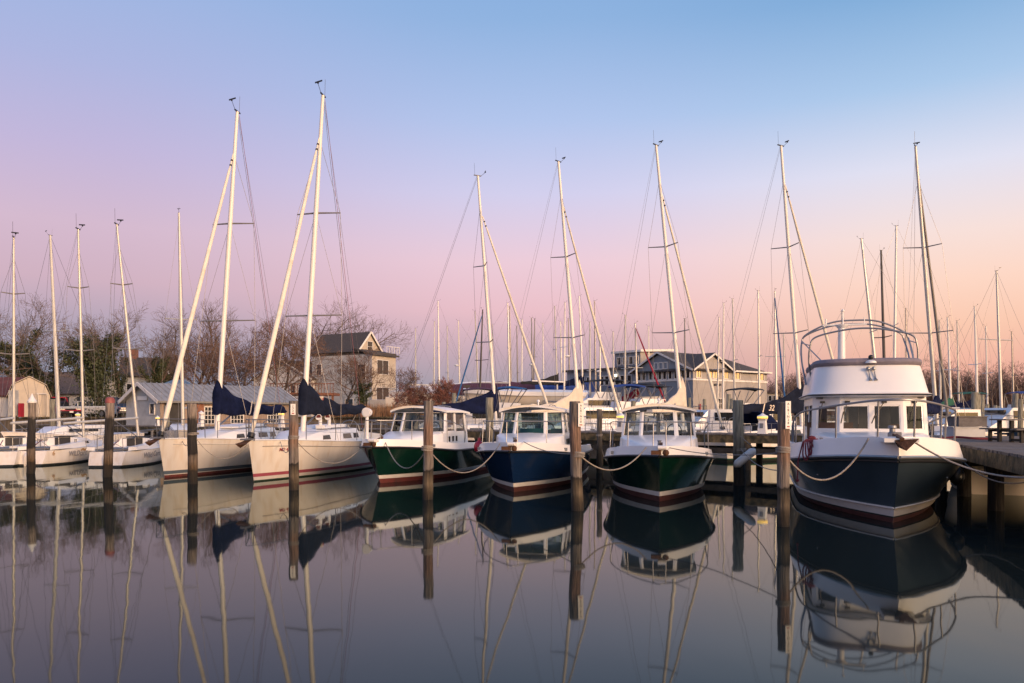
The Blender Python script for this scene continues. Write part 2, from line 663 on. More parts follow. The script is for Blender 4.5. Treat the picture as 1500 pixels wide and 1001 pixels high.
mat('chrome', (.75, .74, .72), .12, 1.0, var=.02)
mat('tyre', (.012, .012, .012), .9, var=.2)
mat('wood_pole', (.10, .06, .045), .9, var=.3, vs=4)
mat('headlamp', (.75, .68, .55), .15, var=.05, coat=.5)
mat('window_sunset', (.80, .66, .40), .08, .85, var=.12, vs=1.5)  # gold metallic tint paints the sunset's reflection into the panes
glass_mat('glass_clear', (.86, .90, .89))
glass_mat('glass_teal', (.52, .72, .70))
glass_mat('glass_dark', (.72, .74, .73))
emit_mat('lamp_yellow', (1.0, .62, .14), 1.1)
emit_mat('lamp_white', (1.0, .85, .6), 6.0)
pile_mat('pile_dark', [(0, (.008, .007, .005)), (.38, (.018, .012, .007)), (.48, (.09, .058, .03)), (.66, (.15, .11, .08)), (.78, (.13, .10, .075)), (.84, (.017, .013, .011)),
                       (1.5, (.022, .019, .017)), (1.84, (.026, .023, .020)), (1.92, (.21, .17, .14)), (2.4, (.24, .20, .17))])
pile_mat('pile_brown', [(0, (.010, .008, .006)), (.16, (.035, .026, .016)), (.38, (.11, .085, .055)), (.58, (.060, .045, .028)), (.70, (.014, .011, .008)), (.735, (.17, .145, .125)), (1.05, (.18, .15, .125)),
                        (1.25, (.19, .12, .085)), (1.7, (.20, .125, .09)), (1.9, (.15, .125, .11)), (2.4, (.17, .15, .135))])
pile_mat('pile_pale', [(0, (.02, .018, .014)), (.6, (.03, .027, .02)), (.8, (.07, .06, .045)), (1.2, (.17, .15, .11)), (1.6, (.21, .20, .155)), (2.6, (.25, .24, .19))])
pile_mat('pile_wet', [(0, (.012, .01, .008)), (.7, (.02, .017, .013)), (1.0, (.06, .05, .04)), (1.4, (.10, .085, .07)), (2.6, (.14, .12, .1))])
MT = MATS


# ------------------------------------------------------------------ water, land
def make_setting():
    mb = MB()
    mb.poly([(-3000, -1500, 0), (3000, -1500, 0), (3000, 6000, 0), (-3000, 6000, 0)])
    struct(mb.build('water', WATER, smooth=0))
    shore = [(-900, 70), (-90, 62), (-34, 57.5), (-27, 57), (-21, 61.5), (-14, 62.5), (-10, 60.5), (-2, 59.5), (4, 62), (14, 64), (24, 65), (36, 70), (52, 90), (60, 130), (110, 160), (260, 165), (3000, 400)]
    mb = MB()
    rnd = random.Random(4)
    zt = 1.7
    pts = [(x, y, zt) for x, y in shore]
    far = [(3000, 5900, zt), (-3000, 5900, zt), (-3000, 70, zt)]
    mb.poly(pts + far)
    struct(mb.build('ground', MT['land'], smooth=0))
    mb = MB()
    for i in range(len(shore) - 1):
        (x0, y0), (x1, y1) = shore[i], shore[i + 1]
        mb.poly([(x0, y0, -1), (x1, y1, -1), (x1, y1, zt - .004), (x0, y0, zt - .004)])
    w = mb.build('bulkhead_wall', MT['bulkhead'], smooth=0)
    tag(w, 'weathered brown timber bulkhead wall holding up the shore behind the boats', 'retaining wall')
    cap = MB()
    for i in range(1, 12):
        (x0, y0), (x1, y1) = shore[i], shore[i + 1]
        cap.beam((x0, y0 - .06, zt + .05), (x1, y1 - .06, zt + .05), .3, .12)
    cap.build('cap_board', MT['dock_beam'], w)
    mb = MB()
    mb.poly([(-60, 60.5, zt + .004), (-33, 59, zt + .004), (-28, 59.5, zt + .004), (-21, 64, zt + .004), (-17, 75, zt + .004), (-60, 85, zt + .004)])
    struct(mb.build('car_park', MT['asphalt'], smooth=0))
    # reeds on the bank
    mb = MB()
    for i in range(5200):
        t = rnd.random()
        x = -15.0 + 15.0 * t + rnd.gauss(0, .2)
        y = 60.3 + .8 * t + abs(rnd.gauss(0, 2.0)) + max(0, .4 - t) * 6
        h = rnd.uniform(.5, 1.25) * (1.15 if rnd.random() < .2 else 1)
        a = rnd.uniform(0, 6.28)
        lx, ly = math.cos(a) * .025, math.sin(a) * .025
        bx, by = rnd.gauss(0, .2), rnd.gauss(0, .2)
        mb.poly([(x - lx, y - ly, zt - .1), (x + lx, y + ly, zt - .1), (x + bx, y + by, zt + h)])
    o = mb.build('marsh_reeds', MT['reed'], smooth=0)
    tag(o, 'dry rusty brown reeds along the bank below the grey house', 'reeds', kind='stuff')


# ------------------------------------------------------------------ piers
PO, PD = V((3, 31.3, 0)), V((.85, -.527, 0)).normalized()
PN = V((-PD.y, PD.x, 0))          # pointing away from the viewer
if PN.y < 0:
    PN = -PN
PZ = 1.3


def pier_at(px, off=0.0):
    """point on the pier deck seen in photo column px"""
    k = (px - CX) / F
    # PO + s*PD + off*PN ; x = k*y
    ax, ay = PO.x + off * PN.x, PO.y + off * PN.y
    s = (k * ay - ax) / (PD.x - k * PD.y)
    return V((ax + s * PD.x, ay + s * PD.y, PZ))


def make_piers():
    rnd = random.Random(8)
    t = thing('wooden_pier', 'long grey plank pier running behind the row of moored boats', 'pier')
    mb = MB()
    w = 1.9
    s = -44.0
    while s < 13.6:
        c = PO + PD * (s + .07) + PN * (w / 2)
        mb.box((c.x, c.y, PZ - .03 + rnd.uniform(-.006, .006)), (.135, w + rnd.uniform(-.03, .03), .05), math.atan2(PD.y, PD.x))
        s += .142
    mb.build('deck', MT['dock_wood'], t)
    for off in (.02, w - .02):
        mb = MB()
        a, b = PO + PD * -44 + PN * off, PO + PD * 13.6 + PN * off
        mb.beam((a.x, a.y, PZ - .2), (b.x, b.y, PZ - .2), .08, .26)
        mb.build('stringer', MT['dock_beam'], t)
        mb = MB()
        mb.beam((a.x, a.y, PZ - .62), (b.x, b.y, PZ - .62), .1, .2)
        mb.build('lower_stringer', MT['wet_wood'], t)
    s = -43
    while s < 13:
        for off in (.12, w - .12):
            c = PO + PD * s + PN * off
            mb = MB()
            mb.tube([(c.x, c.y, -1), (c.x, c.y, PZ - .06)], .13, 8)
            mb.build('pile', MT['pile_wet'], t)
        s += 2.9
    # finger dock in the right foreground
    D = V((.325, .946, 0)).normalized()
    R = V((D.y, -D.x, 0))
    O = V((10.32, 18.05, 0)) - D * 8.5
    t = thing('finger_dock', 'weathered grey plank dock with mossy edge beam beside the flybridge boat', 'dock', (0, 0, 0))
    mb = MB()
    s, W, LEN = 0.0, 4.6, 17.0
    while s < LEN:
        c = O + D * (s + .07) + R * (W / 2)
        mb.box((c.x, c.y, PZ - .025 + rnd.uniform(-.005, .005)), (W + rnd.uniform(-.05, .05), .14, .05), math.atan2(R.y, R.x))
        s += .148
    mb.build('deck', MT['dock_wood'], t)
    for off in (.05, W - .05):
        mb = MB()
        a, b = O + R * off, O + R * off + D * LEN
        mb.beam((a.x, a.y, PZ - .20), (b.x, b.y, PZ - .20), .09, .29)
        mb.build('edge_beam', MT['dock_beam'], t)
    for k in range(6):
        mb = MB()
        c0, c1 = O + D * (.8 + k * 3.0) + R * .12, O + D * (.8 + k * 3.0) + R * (W - .12)
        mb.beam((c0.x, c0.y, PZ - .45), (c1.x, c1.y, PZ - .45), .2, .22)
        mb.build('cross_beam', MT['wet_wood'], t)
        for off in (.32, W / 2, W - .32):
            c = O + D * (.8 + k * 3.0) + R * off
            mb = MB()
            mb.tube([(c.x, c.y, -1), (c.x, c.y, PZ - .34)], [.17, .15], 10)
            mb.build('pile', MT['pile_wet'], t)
    return O, D, R, W


# ------------------------------------------------------------------ mooring piles
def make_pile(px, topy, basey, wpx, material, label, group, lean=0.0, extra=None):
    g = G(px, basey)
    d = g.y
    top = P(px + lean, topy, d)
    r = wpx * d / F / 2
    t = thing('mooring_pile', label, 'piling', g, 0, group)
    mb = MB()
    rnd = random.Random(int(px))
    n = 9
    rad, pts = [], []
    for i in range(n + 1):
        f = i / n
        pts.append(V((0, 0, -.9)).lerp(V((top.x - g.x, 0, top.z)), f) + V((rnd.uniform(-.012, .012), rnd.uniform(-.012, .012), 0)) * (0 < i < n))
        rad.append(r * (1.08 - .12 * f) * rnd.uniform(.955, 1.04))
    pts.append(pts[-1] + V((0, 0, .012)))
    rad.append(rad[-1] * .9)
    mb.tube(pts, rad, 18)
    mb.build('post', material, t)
    if extra:
        extra(t, g, top, r)
    return t, g, top, r


def pile_sign(word, lo, hi, px_off, wpx):
    def fn(t, g, top, r):
        k = g.y / F
        h, w = (hi - lo) * k, wpx * k
        zc = ZC + (HOR - (lo + hi) / 2) * k
        x = px_off * k
        yaw = math.asin(max(-.9, min(.9, x / (r * 1.05)))) * .55
        ctr = V((x, -math.sqrt(max(r * r - x * x, .0001)) - .02, zc))
        ax = V((math.cos(yaw), math.sin(yaw), 0))
        nrm = V((ax.y, -ax.x, 0))
        mb = MB()
        mb.beam(ctr - ax * w / 2, ctr + ax * w / 2, .014, h)
        s = mb.build('sign', MT['sign_white'], t, smooth=0)
        n = len(word) + 1
        step = h / (n + .35)
        lettering('\n'.join(word), step * 1.04, frame_m(ax, (0, 0, 1), ctr + nrm * .008 + V((0, 0, step * .42))), MT['ink'], s, .93)
        mb = MB()
        c = ctr + nrm * .0075 - V((0, 0, h / 2 - step * .62))
        mb.beam(c - ax * w * .26, c + ax * w * .26, .004, step * .42)
        mb.build('red_mark', MT['ink_red'], s, smooth=0)
    return fn


def pile_cap(material, conical):
    def fn(t, g, top, r):
        mb = MB()
        z = top.z + .012
        x = top.x - g.x
        if conical:
            mb.lathe([(r * 1.12, -.02), (r * 1.15, .03), (r * .6, .14), (r * .05, .30)], (x, 0, z), 14)
        else:
            mb.lathe([(r * 1.05, -.07), (r * 1.06, .03), (r * .85, .10), (r * .2, .13)], (x, 0, z), 14)
        mb.build('cap', material, t)
    return fn


PILES = {}


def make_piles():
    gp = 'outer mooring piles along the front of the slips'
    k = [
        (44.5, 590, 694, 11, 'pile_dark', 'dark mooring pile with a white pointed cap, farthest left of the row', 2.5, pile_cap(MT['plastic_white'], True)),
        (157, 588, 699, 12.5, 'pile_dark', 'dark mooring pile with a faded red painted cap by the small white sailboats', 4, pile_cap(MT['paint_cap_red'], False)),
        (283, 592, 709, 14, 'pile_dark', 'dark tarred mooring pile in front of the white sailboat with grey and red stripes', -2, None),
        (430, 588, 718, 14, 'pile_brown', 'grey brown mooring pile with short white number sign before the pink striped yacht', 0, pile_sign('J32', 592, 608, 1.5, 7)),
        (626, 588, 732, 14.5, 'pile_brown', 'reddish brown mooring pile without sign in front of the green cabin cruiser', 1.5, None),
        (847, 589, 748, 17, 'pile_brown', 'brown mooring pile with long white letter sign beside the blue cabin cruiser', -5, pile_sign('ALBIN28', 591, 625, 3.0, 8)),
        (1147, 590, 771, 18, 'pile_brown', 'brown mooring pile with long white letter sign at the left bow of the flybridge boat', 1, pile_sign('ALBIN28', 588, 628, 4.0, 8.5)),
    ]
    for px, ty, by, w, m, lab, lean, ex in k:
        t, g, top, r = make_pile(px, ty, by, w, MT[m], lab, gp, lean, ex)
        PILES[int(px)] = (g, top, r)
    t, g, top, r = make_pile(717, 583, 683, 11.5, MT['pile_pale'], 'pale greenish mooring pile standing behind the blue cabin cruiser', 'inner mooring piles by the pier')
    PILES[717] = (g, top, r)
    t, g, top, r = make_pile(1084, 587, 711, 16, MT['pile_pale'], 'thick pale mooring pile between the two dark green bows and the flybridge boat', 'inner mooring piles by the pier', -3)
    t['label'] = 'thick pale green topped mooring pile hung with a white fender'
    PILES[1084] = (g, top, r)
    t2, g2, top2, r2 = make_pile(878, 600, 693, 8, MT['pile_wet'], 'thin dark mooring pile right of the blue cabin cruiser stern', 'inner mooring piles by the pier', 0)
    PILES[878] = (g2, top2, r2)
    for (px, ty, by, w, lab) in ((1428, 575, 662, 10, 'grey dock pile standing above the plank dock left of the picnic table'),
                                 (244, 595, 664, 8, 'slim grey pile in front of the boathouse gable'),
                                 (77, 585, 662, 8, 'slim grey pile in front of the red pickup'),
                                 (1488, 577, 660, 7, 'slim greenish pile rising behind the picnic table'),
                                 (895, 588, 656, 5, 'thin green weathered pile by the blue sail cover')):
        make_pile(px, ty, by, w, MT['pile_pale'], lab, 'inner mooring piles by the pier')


# ------------------------------------------------------------------ hulls
def interp(st, t):
    for i in range(len(st) - 1):
        if t <= st[i + 1][0]:
            f = (t - st[i][0]) / (st[i + 1][0] - st[i][0])
            f = f * f * (3 - 2 * f) if len(st) > 2 else f
            return st[i][1] * (1 - f) + st[i + 1][1] * f
    return st[-1][1]


class Hull:
    """lofted hull in local axes: bow top at the origin, +y aft, z up from the waterline"""
    def __init__(s, L, B, zr, zs, rake=.6, bwl=.8, tm=.5, p=2.1, stern=.9, flare=1.7, side=.75, ptw=1.5, tumble=.0, stern_rake=0.0, n=18):
        s.__dict__.update(locals())
        s.ts = [(i / n) ** 1.45 for i in range(n + 1)]

    def hb(s, t):
        if t < s.tm:
            return s.B / 2 * max(0.0, 1 - (1 - t / s.tm) ** s.p)
        f = (t - s.tm) / (1 - s.tm)
        return s.B / 2 * (1 - (1 - s.stern) * f * f)

    def hw(s, t):
        tm = s.tm * 1.25
        if t < tm:
            return s.B / 2 * s.bwl * max(0.0, 1 - (1 - t / tm) ** s.ptw)
        f = (t - tm) / (1 - tm)
        return s.B / 2 * s.bwl * (1 - (1 - s.stern) * f * f)

    def pt(s, t, z, side):
        top = s.zr(t)
        f = z / top
        x0 = s.rake * (1 - z / s.zr(0)) if z < s.zr(0) else 0.0
        y = x0 + (s.L - x0 - s.stern_rake * (1 - f)) * t
        if f >= 0:
            g = f ** (s.flare * (1 - t) ** 1.2 + s.side * (1 - (1 - t) ** 1.2))
            w = s.hw(t) + (s.hb(t) - s.hw(t)) * g
        else:
            w = s.hw(t) * max(.15, 1 + z * 1.1)
        return V((side * max(w, .0004), y, z))

    def shell(s, zs, mats, nf=7):
        """zs: absolute levels with a material index for the band above each; returns MB"""
        mb = MB()
        lv = [(z, m) for z, m in zs]
        zlast, mlast = lv[-1]
        for side in (-1, 1):
            R = []
            for t in s.ts:
                col = [s.pt(t, z, side) for z, m in lv]
                top = s.zr(t)
                for k in range(1, nf + 1):
                    col.append(s.pt(t, zlast + (top - zlast) * k / nf, side))
                R.append(col)
            mis = [m for z, m in lv] + [mlast] * (nf - 1)
            if side > 0:
                R = R[::-1]
            mb.rings(R, closed=False, mis=mis)
            tr = R[0] if side > 0 else R[-1]
            for j in range(len(tr) - 1):       # transom
                mb.mi = mis[j]
                a, b = tr[j], tr[j + 1]
                a0, b0 = V((0, a.y, a.z)), V((0, b.y, b.z))
                mb.poly([a0, a, b, b0] if side < 0 else [a, a0, b0, b])
        return mb

    def edge(s, side, z=None, out=0.0):
        return [s.pt(t, s.zr(t) if z is None else z, side) + V((side * out, 0, 0)) for t in s.ts]

    def sheer(s, side, inset=0.0, dz=0.0):
        r = []
        for t in s.ts:
            p = s.pt(t, s.zr(t), side)
            k = max(abs(p.x) - inset * min(1, t * 9 + .1), .0004)
            r.append(V((side * k, p.y + (inset * .6 if t < .02 else 0), s.zs(t) + dz)))
        return r

    def bulwark(s, tumble=.07):
        mb = MB()
        for side in (-1, 1):
            lo, hi, inn = s.edge(side), s.sheer(side, tumble), s.sheer(side, tumble + .10)
            dn = s.sheer(side, tumble + .11, -.12)
            R = [[a, b, c, d] for a, b, c, d in zip(lo, hi, inn, dn)]
            if side > 0:
                R = R[::-1]
            mb.rings(R, closed=False)
        return mb

    def deck(s, inset, dz, camber=.05):
        mb = MB()
        a, b = s.sheer(-1, inset, dz), s.sheer(1, inset, dz)
        R = []
        for p, q in zip(a, b):
            m = (p + q) / 2
            m.z += camber * min(1, abs(q.x))
            R.append([p, p.lerp(m, .5) + V((0, 0, camber * .2)), m, q.lerp(m, .5) + V((0, 0, camber * .2)), q])
        mb.rings(R[::-1], closed=False)
        return mb


def rail(parent, path, posts, r=.016, name='bow_rail', mid=None):
    mb = MB()
    mb.tube(smooth_path(path, 6), r, 6)
    for a, b in posts:
        mb.tube([a, b], r * .85, 6)
    if mid:
        mb.tube(smooth_path(mid, 6), r * .6, 5)
    return mb.build(name, MT['stainless'], parent)


def pane(parent, quad, material, name='window', frame=None, fw=.018, axis=None):
    mb = MB()
    mb.poly(quad)
    o = mb.build(name, material, parent, smooth=0)
    if frame:
        m2 = MB()
        q = [V(p) for p in quad]
        for i in range(4):
            m2.beam(q[i], q[(i + 1) % 4], fw, fw)
        m2.build('window_frame', frame, o, smooth=0)
    return o


def aft_frame(a):
    b = math.sqrt(1 - a * a)
    return -math.atan2(a, b), V((a, b, 0)), V((b, -a, 0))


# ------------------------------------------------------------------ cabin cruisers (three alike)
def cabin_cruiser(wl, a, B, L, hullmat, bottom, label, extra=None):
    rz, A, X = aft_frame(a)
    rake = .55
    g = G(*wl)
    org = g - A * rake
    t = thing('cabin_cruiser', label, 'motorboat', org, rz, 'small cabin cruisers moored bow out')
    zr = lambda q: interp([(0, 1.06), (.45, .86), (1, .80)], q)
    zs = lambda q: interp([(0, 1.29), (.45, 1.08), (1, .98)], q)
    h = Hull(L, B, zr, zs, rake=rake, bwl=.86, tm=.42, p=2.3, stern=.93, flare=1.5, side=.7, ptw=1.75)
    h.shell([(-.45, 0), (-.1, 0), (.13, 1), (.235, 2)], 3).build('hull', [bottom, MT['boot_white'], hullmat], t)
    mb = MB()
    for s in (-1, 1):
        mb.tube(h.edge(s, out=.012), .032, 6)
    mb.build('rub_rail', MT['rub_rail'], t)
    h.bulwark(.06).build('bulwark', MT['gelcoat_clean'], t)
    h.deck(.15, -.09).build('deck', MT['deck_paint'], t)
    # trunk cabin: forward hump then house sides down to the deck
    mb = MB()
    R = []
    for y, hw, zb, zt, fl in ((1.25, .30, 1.12, 1.16, .8), (1.5, .52, 1.1, 1.26, .8), (2.2, .86, 1.04, 1.36, .85), (2.85, .99, 1.0, 1.43, .92), (3.0, 1.02, .99, 1.44, .95)):
        R.append([V((-hw, y, zb)), V((-hw * fl - .01, y, zt - .05)), V((-hw * fl * .9, y, zt)), V((0, y, zt + .03)), V((hw * fl * .9, y, zt)), V((hw * fl + .01, y, zt - .05)), V((hw, y, zb))])
    mb.rings(R[::-1], closed=False)
    mb.build('trunk_cabin', MT['gelcoat_clean'], t)
    # wheelhouse with real openings
    z0, z1 = 1.40, 2.06
    fb, ft = .46, .42
    cb, ct = .97, .89
    yb, yt = 2.93, 3.20
    ys, yst = 3.28, 3.50
    ye = 5.35
    mb = MB()
    panes = []
    panes += [(q, 'front') for q in mb.wall((-fb, yb, z0), (fb, yb, z0), (ft, yt, z1), (-ft, yt, z1), [(.06, .07, .94, .985)], .06)]
    panes += [(q, 'front') for q in mb.wall((-cb, ys, z0), (-fb, yb, z0), (-ft, yt, z1), (-ct, yst, z1), [(.11, .07, .90, .985)], .06)]
    panes += [(q, 'front') for q in mb.wall((fb, yb, z0), (cb, ys, z0), (ct, yst, z1), (ft, yt, z1), [(.11, .07, .90, .985)], .06)]
    side = []
    side += mb.wall((cb, ys, z0), (cb, ye, z0), (ct, ye, z1), (ct, yst, z1), [(.06, .09, .41, .97), (.48, .05, .90, .97)], .05)
    side += mb.wall((-cb, ye, z0), (-cb, ys, z0), (-ct, yst, z1), (-ct, ye, z1), [(.10, .05, .52, .97), (.59, .09, .94, .97)], .05)
    side += mb.wall((cb, ye, z0), (-cb, ye, z0), (-ct, ye, z1), (ct, ye, z1), [(.06, .03, .47, .95), (.52, .03, .95, .95)], .05)
    # lower sides below the sill, aft of the trunk
    for s in (-1, 1):
        q = [(s * (cb + .04), 2.95, .95), (s * (cb + .04), ye, .92), (s * cb, ye, z0), (s * cb, 3.0, z0)]
        mb.poly(q if s > 0 else q[::-1])
    mb.poly([(cb + .04, ye, .92), (-cb - .04, ye, .92), (-cb, ye, z0), (cb, ye, z0)])
    mb.poly([(-cb, ys, z0 - .002), (-fb, yb, z0 - .002), (fb, yb, z0 - .002), (cb, ys, z0 - .002), (cb, ye, z0 - .002), (-cb, ye, z0 - .002)])
    house = mb.build('wheelhouse', MT['gelcoat_clean'], t)
    for q, _ in panes:
        pane(house, q, MT['glass_teal'] if hullmat is MT['hull_blue'] else MT['glass_clear'], frame=MT['plastic_black'], fw=.012)
    for q in side:
        pane(house, q, MT['glass_dark'], frame=MT['galvanised'], fw=.014)
    for k in range(3):                       # small ports under the side windows
        for s in (-1, 1):
            mb = MB()
            mb.box((s * (cb + .035), 3.55 + k * .33, 1.20), (.02, .10, .17))
            mb.build('port', MT['window_dark'], house, smooth=0)
    mb = MB()
    mb.beam((-.30, yb - .02, z0 - .035), (.30, yb - .02, z0 - .035), .02, .03)
    mb.build('vent', MT['galvanised'], house)
    # roof with a crowned, forward curving brow
    mb = MB()
    R = []
    ny = 8
    for i in range(ny + 1):
        f = i / ny
        up, dn = [], []
        for j in range(13):
            u = -1 + 2 * j / 12
            hw_ = 1.0 if 0 < i < ny else .985
            yf = 2.92 + .42 * abs(u) ** 2.2
            y = yf + (5.62 - yf) * f
            zc = 2.09 + .15 * (1 - u * u) - .10 * max(0, f - .6) / .4 * .6
            up.append(V((u * hw_, y, zc + .035)))
            dn.append(V((u * hw_, y, zc - .035)))
        R.append(up + dn[::-1])
    mb.rings(R, True, True, True)
    roof = mb.build('roof', MT['gelcoat_clean'], t, smooth=50)
    for x0 in (.45,):
        mb = MB()
        mb.tube(smooth_path([(x0, 3.9, 2.2), (x0, 3.95, 2.28), (x0, 5.05, 2.26), (x0, 5.1, 2.16)], 4), .014, 6)
        mb.tube([(x0, 4.5, 2.18), (x0, 4.5, 2.27)], .012, 6)
        mb.build('grab_rail', MT['stainless'], roof)
    mb = MB()
    mb.ball((0, 2.96, 2.17), .035, 8, 5)
    mb.build('horn', MT['plastic_black'], roof)
    mb = MB()
    mb.tube([(.02, 4.4, 2.2), (.02, 4.4, 2.36)], .02, 6)
    mb.ball((.02, 4.4, 2.40), .045, 8, 5)
    mb.build('masthead_light', MT['plastic_white'], roof)
    # wipers, sill shelf, helm
    mb = MB()
    mb.tube([(.1, yt - .02, 2.03), (.02, yb + .02, 1.66)], .009, 5)
    mb.build('wiper', MT['plastic_black'], house)
    mb = MB()
    mb.box((0, 3.5, 1.36), (1.8, .8, .12))
    mb.box((.42, 4.1, 1.34), (.42, .14, .4))
    mb.box((-.45, 4.3, 1.32), (.42, .14, .36))
    mb.build('helm_seat', MT['interior_grey'], house)
    mb = MB()
    R_ = .19
    mb.tube([(.42 + R_ * math.cos(q * .5236), 3.72, 1.56 + R_ * math.sin(q * .5236)) for q in range(13)], .016, 6)
    mb.build('steering_wheel', MT['plastic_black'], house)
    if hullmat is MT['hull_blue']:
        mb = MB()
        for (x0, x1) in ((-.85, -.5), (.52, .86), (-.4, .4)):
            mb.beam((x0, 3.62, 1.50), (x1, 3.62, 1.50), .03, .16)
        mb.build('dash_cover', MT['curtain_teal'], house)
    # bow rail
    zt = 1.83
    path = []
    posts = []
    for s, seq in ((-1, (4.1, 2.6, 1.1, .3)), (1, (.3, 1.1, 2.6, 4.1))):
        for y in seq:
            tq = max(0.02, (y) / L)
            x = max(.14, h.hb(tq) - .16) * s
            z = zt - .05 * (y / 3) - (.25 if y > 3.5 else 0)
            path.append(V((x, y, z)))
            base = V((x * 1.02, y - .05, zs(tq) - .06))
            posts.append((V((x, y, z)), base))
    p2 = [V((p.x, p.y, p.z)) for p in path]
    rail(t, [posts[0][1]] + p2 + [posts[-1][1]], posts, .014)
    mb = MB()
    mb.box((.05, .16, 1.25), (.2, .5, .07))
    mb.tube([(-.04, -.1, 1.26), (.14, -.1, 1.26)], .05, 8)
    mb.build('anchor_roller', MT['plastic_white'], t)
    mb = MB()
    mb.box((-.08, -.08, 1.15), (.22, .14, .09))
    mb.ball((.13, -.12, 1.15), .075, 8, 5)
    mb.beam((0, -.1, 1.18), (.05, .6, 1.33), .05, .05)
    mb.build('anchor', MT['rust'], t)
    mb = MB()
    mb.box((0, .62, 1.25), (.12, .3, .03))
    mb.lathe([(.05, 0), (.035, .1), (.055, .14)], (0, .62, 1.26), 8)
    mb.build('bow_cleat', MT['stainless'], t)
    for s in (-1, 1):
        mb = MB()
        tq = .22
        p = h.pt(tq, zr(tq), s)
        mb.box((s * (abs(p.x) - .02), p.y, zs(tq) - .13), (.09, .09, .08))
        mb.build('fairlead', MT['galvanised'], t)
    if extra:
        extra(t, h)
    return t, org, A, X, h


def spotlight(t, x, y, z0, z1, r):
    mb = MB()
    mb.tube([(x, y, z0), (x, y, z1)], .05, 8)
    o = mb.build('searchlight', MT['plastic_white'], t)
    mb = MB()
    mb.tube([(x, y - .06, z1 + r * .9), (x, y + .12, z1 + r * .9)], [r, r * .8], 14)
    mb.build('lamp_head', MT['plastic_white'], o)
    mb = MB()
    mb.tube([(x, y - .075, z1 + r * .9), (x, y - .064, z1 + r * .9)], r * .8, 14)
    mb.build('lens', MT['gelcoat_clean'], o)


